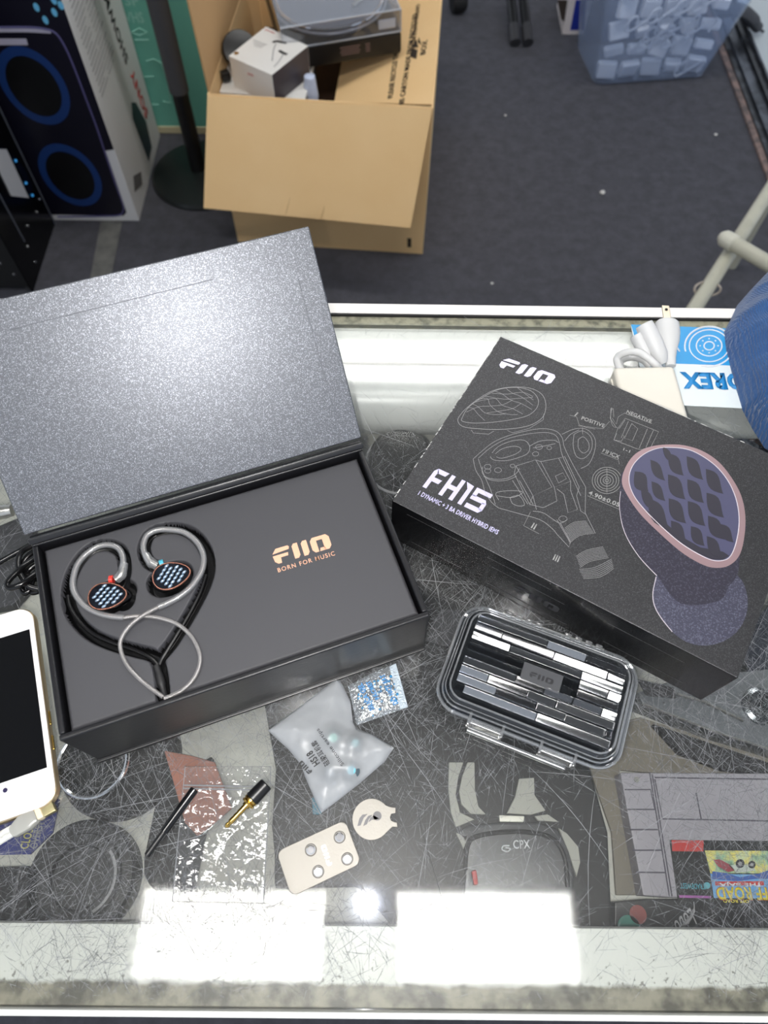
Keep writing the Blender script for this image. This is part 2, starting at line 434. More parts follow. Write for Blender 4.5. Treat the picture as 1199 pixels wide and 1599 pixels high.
obj('back_trim', box((0, (yB+at(600, 475)[1])/2, GZ-0.03), (W, at(600, 475)[1]-yB, 0.062), bev=0.0012), mat('warm_white_trim', rgb(236, 232, 228), 0.5), counter)
groove = mat('dusty_gasket', rgb(150, 148, 128), 0.8, noise_col=(rgb(96, 96, 84), 120, 0.45, 0.7), bump=(200, 0.3, 0.001))
obj('gasket', box((0, (yB+yG)/2, GZ-0.008), (W, yB-yG, 0.012)), groove, counter)
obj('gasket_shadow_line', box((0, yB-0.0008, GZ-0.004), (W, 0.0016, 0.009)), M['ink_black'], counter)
y1 = at(600, 548, rt)[1]
obj('back_rail', box((0, (yB+y1)/2, rt-0.009), (W, yB-y1, 0.018), bev=0.004, seg=4), M['white_paint'], counter)
lamp_r = 0.030
obj('lamp_housing', lathe([(0, 0), (lamp_r, 0.0), (lamp_r, W), (0, W)], (X0, y1-0.024, rt-0.018-lamp_r*0.62), (1, 0, 0), 64), mat('lamp_housing_white', rgb(205, 207, 205), 0.3), counter)
obj('shelf', box((0, 0.20, 0.83), (W, 0.50, 0.02)), M['deck'], counter)
obj('back_panel', box((0, 0.448, 0.46), (W, 0.010, 0.92)), mat('grey_panel', rgb(120, 122, 120), 0.5), counter)

# ================================================================ things lying on the glass
# ---------------------------------------------------------------- gift box with the earphones
TX, TY, TA, TW, TD, TH = -0.0937, 0.1688, 0.3504, 0.2167, 0.1274, 0.064
gift = thing('earphone_gift_box', 'open black magnetic gift box with foam insert and raised shimmering grey lid', 'box', (TX, TY, GZ))
TM = Matrix.Translation((TX, TY, GZ)) @ Matrix.Rotation(TA, 4, 'Z')
M['box_black'] = mat('box_black', rgb(24, 24, 27), 0.32, bump=(300, 0.12, 0.0006))
M['lid_card'] = sparkle('lid_card', rgb(98, 100, 105), rgb(162, 165, 172), 0.42, 2600, 0.28, spec=0.9, bump=0.3, metal=0.8)
wt = 0.0035
b = bmesh.new()
for (cx_, cy_, sx_, sy_) in ((0, TD/2-wt/2, TW, wt), (0, -TD/2+wt/2, TW, wt), (TW/2-wt/2, 0, wt, TD-2*wt), (-TW/2+wt/2, 0, wt, TD-2*wt)):
    box((cx_, cy_, TH/2+0.0015), (sx_, sy_, TH-0.003), bev=0.0010, bm=b, M=TM, seg=3)
box((0, -0.0004, 0.0015), (TW+0.0015, TD+0.003, 0.003), bev=0.0008, bm=b, M=TM)
obj('tray', b, M['box_black'], gift)
# lid, hinged on the far edge and leaning back
ph = math.radians(45.5)
LM = TM @ Matrix.Translation((0, TD/2+0.001, TH+0.0005)) @ Matrix.Rotation(ph, 4, 'X')
LD = 0.1382
obj('lid', box((0, LD/2+0.003, 0.0022), (TW+0.002, LD-0.004, 0.0044), bev=0.0009, M=LM, seg=3), M['lid_card'], gift)
b = box((0, -0.0005, 0.0016), (TW+0.002, 0.0042, 0.0032), bev=0.001, M=LM)
box((0, TD/2+0.0035, TH/2), (TW+0.002, 0.003, TH), bev=0.001, bm=b, M=TM)
obj('spine', b, M['box_black'], gift)
# creases of the paper wrapped inside the lid
b = bmesh.new()
for (x0, y0, x1_, y1_) in ((-TW/2+0.0135, 0.012, -TW/2+0.014, 0.125), (TW/2-0.0125, 0.005, TW/2-0.0135, 0.112), (-0.075, LD-0.016, 0.045, LD-0.0155)):
    tube([LM @ Vector((x0, y0, 0.0044)), LM @ Vector((x1_, y1_, 0.0044))], 0.00025, 5, bm=b)
obj('paper_crease', b, mat('crease', rgb(96, 98, 104), 0.5), gift)

def loc(px, py, z=TH-0.004):
    p = at(px, py, GZ+z); q = TM.inverted() @ p; return (q.x, q.y)
def c5(x, y): return loc(60+x/4.0, 780+y/4.0)
def dens(pts, step=0.0012):
    P = smoothpts([(x, y, 0) for x, y in pts], 10); return np.array([[p.x, p.y] for p in P])
gl = dens([c5(*p) for p in ((450, 590), (520, 500), (535, 430), (525, 350), (490, 300), (420, 278), (330, 300), (255, 370), (200, 470), (180, 570), (190, 670), (240, 760), (330, 840), (450, 895), (590, 935), (700, 965), (740, 1010), (765, 1120), (775, 1240), (778, 1330))])
gr = dens([c5(*p) for p in ((810, 470), (740, 420), (680, 380), (655, 300), (690, 215), (770, 180), (880, 175), (980, 225), (1045, 320), (1060, 430), (1030, 540), (970, 660), (900, 780), (830, 890), (760, 975), (745, 1010))])
pk = [(np.array(c5(455, 600)), 0.0138, 0.0098, 0.15), (np.array(c5(820, 490)), 0.0132, 0.0098, 0.25), (np.array(c5(525, 600)), 0.0065, 0.0085, 0), (np.array(c5(745, 520)), 0.0062, 0.0075, 0)]
IW, ID = TW-2*wt-0.003, TD-2*wt-0.003
nx_, ny_ = 330, 196
xs = np.linspace(-IW/2, IW/2, nx_); ys = np.linspace(-ID/2, ID/2, ny_)
GXm, GYm = np.meshgrid(xs, ys)
dist = np.full(GXm.shape, 1.0)
for g, wd in ((gl, 0.0030), (gr, 0.0030)):
    for p in g: dist = np.minimum(dist, np.hypot(GXm-p[0], GYm-p[1])-wd)
for c, a, bb, ro in pk:
    dx, dy = GXm-c[0], GYm-c[1]; u = dx*math.cos(ro)+dy*math.sin(ro); v = -dx*math.sin(ro)+dy*math.cos(ro)
    dist = np.minimum(dist, (np.hypot(u/a, v/bb)-1)*bb)
s = np.clip((dist+0.0008)/0.0022, 0, 1); s = s*s*(3-2*s)
edge = np.minimum(np.minimum(GXm+IW/2, IW/2-GXm), np.minimum(GYm+ID/2, ID/2-GYm))
e = np.clip(edge/0.0018, 0, 1); e = 1-(1-e)**2
Zm = TH-0.0050 - (1-s)*0.0095 - (1-e)*0.002
verts = [tuple(TM @ Vector((x, y, z))) for x, y, z in zip(GXm.ravel(), GYm.ravel(), Zm.ravel())]
faces = [(j*nx_+i, j*nx_+i+1, (j+1)*nx_+i+1, (j+1)*nx_+i) for j in range(ny_-1) for i in range(nx_-1)]
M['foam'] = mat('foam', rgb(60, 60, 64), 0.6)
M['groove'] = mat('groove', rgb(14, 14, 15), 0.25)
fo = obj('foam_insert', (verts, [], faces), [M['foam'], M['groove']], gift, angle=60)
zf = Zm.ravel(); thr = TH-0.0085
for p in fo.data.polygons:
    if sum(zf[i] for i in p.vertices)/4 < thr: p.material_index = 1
ZI = GZ+TH-0.0049
lg = bmesh.new(); F0 = at(425, 893, ZI); F1 = at(518, 864, ZI)
F = frame(at(429.5, 882, ZI), at(519, 855, ZI)-at(429.5, 882, ZI), UP) @ Matrix.Diagonal(((at(519, 855, ZI)-at(429.5, 882, ZI)).length/9.6, 0.0105/2.0, 1, 1))
obj('logo_print', fiio(F, 0.0001), M['copper_ink'], gift)
text('slogan_print', 'BORN FOR MUSIC', at(434.5, 894, ZI), at(523.5, 867, ZI), UP, M['copper_ink'], gift, h=0.0030, bold=0.012, spacing=1.25)

# ---------------------------------------------------------------- earphones
ear = thing('wired_earphones', 'pair of in-ear earphones with silver cable resting in the grooves of the open gift box', 'earphones', (TX, TY, ZI))
M['braid'] = mat('braid', rgb(150, 147, 146), 0.35, 0.6, bump=(1500, 0.6, 0.0008))
M['clear_tube'] = clear('clear_tube', (0.93, 0.93, 0.93, 1), 0.08, 2.0, haze=0.18)
def Q(pts, z): return [at(60+x/4.0, 780+y/4.0, ZI+zz) for (x, y), zz in zip(pts, z if isinstance(z, (list, tuple)) else [z]*len(pts))]
hookL = [(530, 430), (527, 360), (500, 305), (440, 283), (370, 295), (300, 340), (248, 400), (222, 470), (215, 540), (235, 600), (290, 665), (360, 705), (440, 728), (535, 738)]
hookR = [(700, 400), (668, 350), (655, 290), (678, 225), (740, 192), (820, 188), (910, 205), (985, 260), (1028, 340), (1025, 430), (975, 520), (910, 585), (830, 635), (750, 672)]
braL = [(535, 738), (640, 728), (760, 742), (870, 780), (950, 850), (1000, 940), (1008, 1020), (975, 1110), (905, 1185), (830, 1225), (785, 1242)]
braR = [(750, 672), (650, 725), (570, 790), (520, 865), (512, 930), (545, 1020), (610, 1100), (690, 1170), (780, 1235)]
for hk, br in ((hookL, braL), (hookR, braR)):
    c = obj('cable', tube(Q(hk, 0.0022), 0.00125, 8, sub=6), M['braid'], ear)
    obj('ear_hook_sleeve', tube(Q(hk, 0.0022), 0.0020, 10, sub=6), M['clear_tube'], c, label='clear sleeve over the cable')
    zz = [0.0020]*len(br)
    if br is braR: zz[0:4] = [0.002, 0.0045, 0.0045, 0.003]
    zz[-2:] = [0.001, 0.0008]
    obj('cable', tube(Q(br, zz), 0.00125, 8, sub=8), M['braid'], ear)
obj('cable', tube(Q([(185, 600), (195, 660), (240, 740), (330, 830), (450, 890), (600, 940), (700, 990), (755, 1060), (775, 1180)], -0.006), 0.0013, 8, sub=6), M['black_plastic'], ear, label='black cable run in the groove')
obj('cable', tube(Q([(1045, 470), (1010, 580), (950, 700), (880, 820), (800, 950), (765, 1010), (745, 1080), (770, 1180)], -0.006), 0.0013, 8, sub=6), M['black_plastic'], ear, label='black cable run in the groove')
obj('splitter', tube(Q([(735, 1040), (760, 1120), (782, 1205), (785, 1250)], -0.0035), [0.0022, 0.0026, 0.002, 0.0028], 10, sub=5), M['black_rubber'], ear)
def earbud(cx_, cy_, W_, H_, ang, ring, body_off, ringcol, conn):
    c = at(60+cx_/4.0, 780+cy_/4.0, ZI+0.0065)
    Fm = Matrix.Translation(c) @ Matrix.Rotation(ang, 4, 'Z') @ Matrix.Rotation(math.radians(8), 4, 'X')
    def tear(k, n=40):
        o = []
        for i in range(n):
            a = 2*PI*i/n; x = math.cos(a); y = math.sin(a)
            y *= (1-0.22*x); o.append((x*W_*k, y*H_*k))
        return o
    B = bmesh.new()
    prev = None
    for k, z in ((1.0, 0.0), (1.02, -0.002), (0.98, -0.005), (0.8, -0.008), (0.45, -0.011)):
        rg = [B.verts.new(Fm @ Vector((x+body_off[0]*(-z)*0.4, y+body_off[1]*(-z)*0.4, z))) for x, y in tear(k)]
        if prev:
            for i in range(40): B.faces.new((prev[i], prev[(i+1) % 40], rg[(i+1) % 40], rg[i]))
        else: B.faces.new(rg)
        prev = rg
    B.faces.new(list(reversed(prev)))
    e = obj('earbud', B, M['black_gloss'], ear)
    obj('faceplate_ring', tube([Fm @ Vector((x, y, 0.0002)) for x, y in tear(1.0, 48)], 0.00055, 6, closed=True), M['copper'], e)
    P = bmesh.new(); vs = [P.verts.new(Fm @ Vector((x, y, 0.0004))) for x, y in tear(0.94)]; P.faces.new(vs)
    plate_ = bmesh.ops.extrude_face_region(P, geom=P.faces[:])
    base = len(P.faces)
    for r_ in range(-4, 5):
        for q_ in range(-4, 5):
            x = (q_+0.5*(r_ % 2))*W_*0.34; y = r_*H_*0.27
            if (x/(W_*0.82))**2+(y/(H_*0.86*(1-0.22*x/W_)))**2 < 0.92:
                nb = bmesh.new(); bmesh.ops.create_uvsphere(nb, u_segments=10, v_segments=6, radius=1.0)
                bmesh.ops.transform(nb, matrix=Fm @ Matrix.Translation((x, y, 0.0004)) @ Matrix.Rotation(0.5, 4, 'Z') @ Matrix.Diagonal((W_*0.145, H_*0.115, 0.0009, 1)), verts=nb.verts)
                for f in nb.faces: f.material_index = 1
                P = join(P, nb)
    obj('faceplate', P, [mat('faceplate_dark', rgb(16, 24, 36), 0.25, 0.4), mat('faceplate_scales', rgb(160, 180, 200), 0.2, 0.7)], e, label='dark blue faceplate with scale pattern')
    a0, a1, a2, a3 = Q([conn[0], conn[1], conn[2], conn[3]], [0.001, 0.001, 0.0018, 0.002])
    k = obj('connector_sleeve', tube([a1, a2, a3], [0.0030, 0.0034, 0.0028, 0.0026], 12, sub=4), M['clear_tube'], ear)
    obj('connector_core', tube([a1, a2, a3], 0.0016, 8, sub=4), M['steel'], k)
    obj('connector_ring', tube([a0, a0+(a1-a0)*0.6], 0.0030, 12), ringcol, e)
redm = mat('red_ring', rgb(215, 60, 50), 0.3); blum = mat('blue_ring', rgb(70, 165, 190), 0.3)
earbud(432, 602, 0.0112, 0.0078, 0.12, 0, (1.0, 0.1), redm, ((445, 505), (485, 500), (520, 465), (535, 400)))
earbud(832, 474, 0.0112, 0.0080, 0.28, 0, (-0.9, -0.3), blum, ((785, 400), (745, 415), (700, 390), (672, 345)))

# ---------------------------------------------------------------- black retail box
FX, FY, FA, FW, FD, FH = 0.1493, 0.2424, -0.5187, 0.2339, 0.1643, 0.0547
FM = Matrix.Translation((FX, FY, GZ)) @ Matrix.Rotation(FA, 4, 'Z')
retail = thing('retail_box', 'black cardboard retail box printed with line drawings and a large purple earphone', 'box', (FX, FY, GZ))
M['retail_top'] = sparkle('retail_top', rgb(66, 66, 68), rgb(92, 92, 94), 0.43, 2300, 0.3, spec=0.6, bump=0.2, metal=0.8)
M['retail_side'] = mat('retail_side', rgb(18, 18, 20), 0.25, bump=(25, 0.06, 0.002), coat=0.2)
b = box((0, 0, FH/2), (FW, FD, FH), bev=0.0009, M=FM, seg=2)
o = obj('carton', b, [M['retail_side'], M['retail_top']], retail)
for p in o.data.polygons:
    if p.normal.z > 0.9: p.material_index = 1
ZT = GZ+FH
M['holo'] = mat('holo', rgb(200, 196, 232), 0.35, 0.25)
M['holo'].node_tree.nodes['Principled BSDF'].inputs['Base Color'].default_value = rgb(205, 200, 235)
Pa = at(776.5, 572, ZT); Pb = at(858, 601, ZT)
F = frame(Pa, Pb-Pa, UP) @ Matrix.Diagonal(((Pb-Pa).length/9.6, 0.0104/2, 1, 1))
obj('logo_print', fiio(F, 0.0001, 0.25), M['holo'], retail)
# FH15 in squared strokes
def sq(F, polys, m, name): obj(name, polyp(polys, F, 0.0001), m, retail)
Pa = at(659.5, 760, ZT); Pb = at(750, 803, ZT)
F = frame(Pa, Pb-Pa, UP) @ Matrix.Diagonal(((Pb-Pa).length/10.0, 0.0178/3.0, 1, 1))
def ln(ps, k=0.12): return [[(x+k*y, y) for x, y in p] for p in ps]
sq(F, ln([[(0, 0), (0.65, 0), (0.65, 2.3), (0.9, 2.4), (0.4, 3.0), (0, 2.5)], [(0.4, 3.0), (2.3, 3.0), (2.0, 2.4), (0.65, 2.4)], [(0.6, 1.75), (2.0, 1.75), (1.8, 1.15), (0.6, 1.15)],
          [(2.75, 0), (3.4, 0), (3.4, 3.0), (2.75, 3.0)], [(3.4, 1.8), (4.5, 1.8), (4.5, 1.2), (3.4, 1.2)], [(4.5, 0), (5.15, 0), (5.15, 3.0), (4.5, 3.0)],
          [(6.05, 0), (6.7, 0), (6.7, 2.85), (5.35, 3.0), (6.05, 2.2)],
          [(7.2, 2.9), (9.9, 2.9), (9.9, 2.35), (7.2, 2.35)], [(7.2, 2.35), (7.85, 2.35), (7.85, 1.75), (7.2, 1.75)], [(7.2, 1.85), (9.5, 1.85), (9.9, 1.4), (9.2, 1.25), (7.2, 1.25)],
          [(9.25, 1.4), (9.9, 1.4), (9.9, 0.4), (9.25, 0.5)], [(7.2, 0), (9.5, 0), (9.9, 0.45), (9.2, 0.6), (7.2, 0.6)]]), M['holo'], 'model_number_print')
text('tagline_print', '1 DYNAMIC + 3 BA DRIVER HYBRID IEMS', at(652, 772.5, ZT), at(776, 835, ZT), UP, M['holo'], retail, h=0.0036, bold=0.02)
M['line_ink'] = mat('line_ink', rgb(150, 150, 150), 0.5)
M['line_ink_light'] = mat('line_ink_light', rgb(150, 150, 148), 0.5)
def f7(pts, s=3.747, ox=640, oy=590): return [at(ox+x/s, oy+y/s, ZT+0.00003) for x, y in pts]
def art(bm, pts, r=0.00011, sub=0, closed=False, **k): return tube(f7(pts, **k), r*1.25, 4, bm=bm, sub=sub, closed=closed)
A = bmesh.new()
# faceplate drawing
for p in ([(300, 210), (345, 165), (420, 110), (500, 70), (600, 54), (700, 60), (770, 95), (795, 155), (780, 225), (720, 270), (640, 292), (520, 302), (400, 298), (310, 285), (280, 250)],
          [(305, 235), (345, 170), (430, 112), (520, 68), (620, 56), (705, 75), (748, 120), (745, 170), (700, 215), (620, 240), (500, 258), (380, 265), (310, 255)]):
    art(A, p, 0.00014, 5, True)
for p in ([(360, 150), (400, 170), (440, 205), (510, 215), (560, 210)], [(385, 130), (450, 120), (470, 160), (520, 200), (590, 215), (630, 215)], [(440, 108), (500, 120), (540, 160), (600, 180), (660, 212)],
          [(490, 75), (540, 95), (590, 130), (650, 150), (712, 185)], [(560, 60), (600, 90), (650, 110), (720, 160)], [(630, 58), (670, 90), (722, 130)],
          [(335, 175), (370, 180), (400, 215), (438, 250)], [(350, 160), (375, 145), (430, 130), (500, 120), (560, 125), (640, 120), (718, 115)], [(330, 200), (400, 170), (470, 165), (540, 158), (600, 130)], [(450, 205), (520, 195), (600, 180), (650, 150)], [(480, 90), (570, 95), (660, 85), (720, 110)]):
    art(A, p, 0.0001, 5)
art(A, [(360, 305), (370, 322), (460, 330), (490, 312)], 0.0001); art(A, [(570, 308), (600, 322), (700, 295), (780, 245), (784, 210)], 0.0001)
# shell with drivers
for p in ([(370, 475), (420, 430), (500, 370), (620, 325), (760, 298), (850, 310), (890, 350), (905, 410), (960, 520), (1000, 590), (1028, 640)],
          [(400, 470), (470, 410), (560, 360), (680, 330), (790, 320), (850, 335), (875, 380), (890, 450), (940, 560), (985, 660), (1000, 690)],
          [(370, 475), (385, 540), (420, 600), (440, 670), (480, 730), (520, 762)], [(400, 475), (430, 560), (470, 650), (500, 740)], [(520, 762), (640, 795), (760, 830), (830, 880), (860, 915)],
          [(480, 440), (520, 400), (600, 368), (670, 366), (700, 400), (690, 440), (640, 465), (560, 485), (490, 480), (470, 460)], [(500, 445), (540, 415), (610, 400), (650, 415), (620, 445), (540, 470), (505, 462)],
          [(425, 520), (425, 560), (470, 590), (560, 590), (620, 560), (640, 530)], [(430, 575), (480, 600), (560, 600), (625, 575)],
          [(890, 330), (960, 300), (1030, 300), (1080, 350), (1082, 420), (1050, 500), (1000, 530)], [(960, 330), (1010, 310), (1060, 350), (1062, 420), (1020, 470), (975, 460), (955, 400), (960, 330)],
          [(985, 360), (1015, 345), (1045, 380), (1045, 420), (1015, 440), (985, 410), (985, 360)], [(905, 370), (940, 330), (990, 305)], [(510, 690), (600, 700), (660, 670), (600, 660), (505, 672), (520, 715)],
          [(585, 700), (640, 690), (670, 740), (640, 750), (600, 735), (585, 700)], [(720, 780), (780, 790), (840, 830), (880, 850), (920, 830)], [(700, 400), (760, 370), (840, 365), (870, 380)], [(720, 410), (780, 400), (850, 385)]):
    art(A, p, 0.00012, 4)
for p in ([(620, 515), (735, 480), (830, 640), (720, 690), (620, 515)], [(620, 515), (610, 560), (700, 740), (720, 690)], [(765, 490), (870, 470), (940, 605), (845, 640), (765, 490)], [(850, 575), (895, 555), (915, 590), (870, 615), (850, 575)],
          [(735, 480), (765, 490)], [(700, 740), (780, 760), (860, 720), (845, 640)], [(870, 470), (905, 460), (990, 640), (975, 690), (1000, 780), (1030, 800)], [(940, 605), (940, 660), (980, 770), (925, 790), (900, 680), (860, 650)],
          [(720, 690), (740, 770)], [(600, 600), (690, 740)], [(640, 600), (720, 740)], [(1028, 640), (1025, 790), (1085, 910)], [(860, 915), (930, 990), (940, 960), (880, 850)], [(860, 830), (935, 960)]):
    art(A, p, 0.00012)
for c, r_ in (((455, 520), 20), ((515, 540), 20), ((755, 405), 20), ((735, 445), 18), ((600, 515), 14), ((455, 545), 18), ((815, 410), 14), ((895, 825), 24)):
    art(A, [(c[0]+r_*math.cos(t), c[1]+r_*0.7*math.sin(t)) for t in np.linspace(0, 2*PI, 16, endpoint=False)], 0.0001, 0, True)
for k in range(12):   # thread of the nozzle
    art(A, [(905+k*2.5, 880+k*8), (960+k*3, 845+k*7), (1030+k*4.5, 838+k*6.5)], 0.0001, 3)
    if k < 9: art(A, [(972+k*3, 1045+k*8), (1030+k*3, 1010+k*8), (1130+k*4, 988+k*8)], 0.0001, 3)
for k in range(7):
    art(A, [(990+k*4, 1120+k*9), (1080+k*6, 1110+k*9), (1180+k*2, 1060+k*9)], 0.0001, 3)
obj('line_drawing', A, M['line_ink'], retail)
A = bmesh.new()
for r_ in (86, 70, 56, 38, 22, 10):
    art(A, [(1152+r_*math.cos(t), 600+r_*0.9*math.sin(t)) for t in np.linspace(0, 2*PI, 28, endpoint=False)], 0.00013, 0, True)
art(A, [(1152, 528), (1152, 672)], 0.0001)
obj('target_print', A, M['line_ink_light'], retail); A = bmesh.new()
art(A, [(935, 218), (975, 228), (990, 275), (1030, 290), (1085, 300)], 0.0001); art(A, [(985, 280), (1130, 298), (1168, 255)], 0.0001)
art(A, [(1010, 290), (1010, 330)], 0.0001)
art(A, [(1118, 440), (1220, 480), (1225, 505)], 0.0001); art(A, [(1040, 690), (1230, 772)], 0.0001); art(A, [(705, 785), (665, 865), (755, 912)], 0.0001)
for p in ([(1175, 185), (1175, 245), (1190, 285), (1215, 290)], [(1190, 180), (1192, 230)]): art(A, p, 0.0001, 3)
def f6(p): return [((920+x/4.297-640)*3.747, (460+y/4.297-590)*3.747) for x, y in p]
for p in ([(190, 900), (240, 830), (465, 920), (415, 1020), (350, 1040), (320, 1035), (165, 975), (190, 900)], [(165, 975), (185, 930), (235, 950), (215, 985), (165, 975)], [(285, 865), (325, 900), (290, 980), (235, 965), (285, 865)], [(390, 900), (335, 1030)], [(430, 910), (380, 1025)], [(150, 760), (140, 830), (180, 890)], [(155, 830), (180, 870), (195, 820), (235, 795), (420, 865)], [(240, 840), (200, 900)], [(262, 850), (215, 960)]):
    art(A, f6(p), 0.00012)
art(A, [(x+6*math.cos(t), y+6*math.sin(t)) for (x, y) in f6([(150, 768)]) for t in np.linspace(0, 2*PI, 10)], 0.0001)
for (s_, a_, b_, hh) in (('POSITIVE', (907, 655), (943, 668), .0032), ('NEGATIVE', (977.5, 645), (1016, 661), .0032), ('MMCX', (940, 706), (966, 717), .0034), ('4.90±0.05', (918, 772), (966, 792), .0034), ('I', (896.5, 649), (898, 650), .0040), ('II', (828.5, 824), (834, 827), .0044), ('III', (862.5, 874), (871, 878), .0044), ('1-1', (972.5, 703), (983, 707), .0022)):
    text('callout_print', s_, at(*a_, ZT), at(*b_, ZT), UP, M['line_ink_light'], retail, h=hh, bold=0.02)
obj('callout_lines', A, M['line_ink_light'], retail)
# the large earphone picture (flat print)
def f8(x, y): return at(940+x/4.567, 680+y/4.567, ZT)
def pic(pts, m, lvl, name='earphone_picture', sub=5):
    P = smoothpts([f8(x, y) for x, y in pts], sub, True) if sub else [f8(x, y) for x, y in pts]
    return obj(name, plate([(p.x, p.y, ZT+0.00008*lvl) for p in P], UP, 0.00006), m, retail, smooth=False)
pm = sparkle('picture_body', rgb(58, 56, 68), rgb(84, 82, 96), 0.38, 1500, 0.3, bump=0.3, metal=0.5)
pic([(360, 1120), (385, 1010), (430, 960), (620, 950), (900, 940), (965, 1000), (1010, 1060), (1038, 1180), (1020, 1300), (960, 1400), (860, 1470), (740, 1498), (620, 1480), (510, 1410), (420, 1300), (370, 1210)], sparkle('picture_nozzle', rgb(82, 82, 98), rgb(116, 117, 136), 0.38, 1500, 0.4, bump=0.4, metal=0.7), 1)
pic([(130, 330), (160, 250), (400, 150), (700, 300), (1000, 600), (1015, 700), (985, 830), (965, 990), (900, 1080), (830, 1180), (560, 1200), (390, 1000), (260, 860), (160, 690), (122, 520)], pm, 2)
pic([(140, 330), (170, 220), (240, 130), (350, 80), (480, 66), (600, 75), (720, 115), (830, 190), (920, 300), (990, 430), (1020, 580), (1010, 740), (975, 860), (900, 930), (800, 945), (700, 915), (560, 830), (400, 690), (270, 560), (180, 430)], mat('picture_ring', rgb(158, 132, 136), 0.35, 0.4), 3)
pic([(190, 320), (215, 220), (290, 140), (390, 95), (500, 88), (620, 105), (730, 160), (830, 240), (910, 350), (960, 480), (975, 620), (955, 760), (915, 860), (860, 893), (780, 890), (680, 845), (560, 770), (430, 660), (310, 540), (225, 430)], mat('picture_face', rgb(70, 70, 96), 0.4), 4)
dk = mat('picture_wave', rgb(44, 42, 52), 0.4)
A = bmesh.new()
lift = [0]
def leaf(x, y, L_, a, w_):
    lift[0] += 1
    o = []
    for i in range(24):
        t = 2*PI*i/24; u = math.cos(t); v = (1 if t < PI else -0.75)*(1-u*u)**1.25*(1-0.2*u)+0.16*math.sin(u*3)
        X = u*L_*0.58; Y = v*w_/2
        o.append(f8(x+X*math.cos(a)-Y*math.sin(a), y+X*math.sin(a)+Y*math.cos(a)))
    return [(p.x, p.y, ZT+0.00040+lift[0]*0.000006) for p in o]
for (x, y, l_, w_) in ((395, 250, 160, 60), (525, 210, 170, 75), (660, 235, 180, 75), (800, 330, 190, 80), (400, 400, 150, 60), (530, 370, 190, 85), (665, 400, 180, 80), (805, 500, 190, 85), (280, 330, 150, 90), (400, 560, 230, 90), (535, 540, 190, 85), (672, 560, 190, 85), (812, 660, 180, 80), (545, 690, 170, 75), (680, 720, 150, 70), (890, 700, 140, 60), (800, 800, 170, 70), (330, 460, 170, 60), (470, 140, 120, 40)):
    A = plate(leaf(x, y, l_, math.radians(54), w_*1.35), UP, 0.00004, bm=A)
A = plate([(p[0], p[1], ZT+0.00036) for p in [f8(x, y) for x, y in ((290, 520), (420, 600), (560, 720), (700, 800), (860, 830), (905, 860), (860, 888), (780, 886), (680, 842), (560, 768), (430, 658), (310, 538))]], UP, 0.00004, bm=A)
obj('wave_picture', A, dk, retail, smooth=False)
A = bmesh.new()
A = tube([f8(x, y)+Vector((0, 0, 0.00040)) for x, y in ((190, 320), (215, 220), (290, 140), (390, 95), (500, 88), (620, 105), (730, 160), (830, 240), (910, 350), (960, 480), (975, 620), (955, 760), (915, 860), (860, 893), (780, 890), (680, 845), (560, 770), (430, 660), (310, 540), (225, 430))], 0.0003, 5, closed=True, sub=4)
tube([f8(x, y)+Vector((0, 0, 0.00006)) for x, y in ((390, 1000), (260, 860), (160, 690), (124, 520), (132, 400))], 0.00025, 5, bm=A, sub=4)
tube([f8(x, y)+Vector((0, 0, 0.00006)) for x, y in ((385, 1010), (362, 1120), (372, 1210), (420, 1300), (500, 1400))], 0.00025, 5, bm=A, sub=4)
obj('highlight_print', A, mat('picture_light', rgb(196, 188, 196), 0.35), retail)
# printing along the long side
sn = FM.to_3x3() @ Vector((0, -1, 0))
def side(u, v): return FM @ Vector((u, -FD/2-0.0001, v))
side_ink = mat('side_ink', rgb(60, 60, 62), 0.5)
for (u0, u1, v) in ((-0.105, -0.055, 0.047), (-0.10, -0.06, 0.010), (-0.045, 0.0, 0.045), (-0.04, 0.012, 0.035), (-0.04, 0.02, 0.008), (0.04, 0.09, 0.040), (0.045, 0.10, 0.012)):
    A = bmesh.new(); k = u0
    while k < u1:
        tube([side(k, v), side(min(k+0.0022, u1), v)], 0.00012, 4, bm=A); k += 0.0026
    obj('side_print', A, side_ink, retail)
fF = frame(side(-0.022, 0.018), side(1, 0)-side(0, 0), sn) @ Matrix.Diagonal((0.0034, 0.0045, 1, 1))
obj('side_logo_print', fiio(fF, 0.0001), M['dark_grey'], retail)
# worn white edge
A = bmesh.new(); random.seed(3)
for k in range(46):
    t = random.uniform(-0.5, 0.5)*FD; s_ = random.uniform(0.0006, 0.004)
    a0 = FM @ Vector((-FW/2+0.0003, t, FH-0.0001)); a1 = FM @ Vector((-FW/2+0.0003+random.uniform(0, .0006), t+s_, FH-0.0001))
    tube([a0, a1], random.uniform(0.0002, 0.0005), 5, bm=A, flat=0.4)
worn_m = mat('worn_paper', rgb(180, 180, 178), 0.8)
obj('worn_edge', A, worn_m, retail); A = bmesh.new()
for k in range(14):
    t = random.uniform(-0.5, 0.3)*FW
    a0 = FM @ Vector((t, FD/2-0.0003, FH-0.0001)); a1 = FM @ Vector((t+random.uniform(0.001, 0.006), FD/2-0.0003, FH-0.0001))
    tube([a0, a1], random.uniform(0.0002, 0.0004), 5, bm=A, flat=0.4)
obj('worn_edge', A, worn_m, retail)

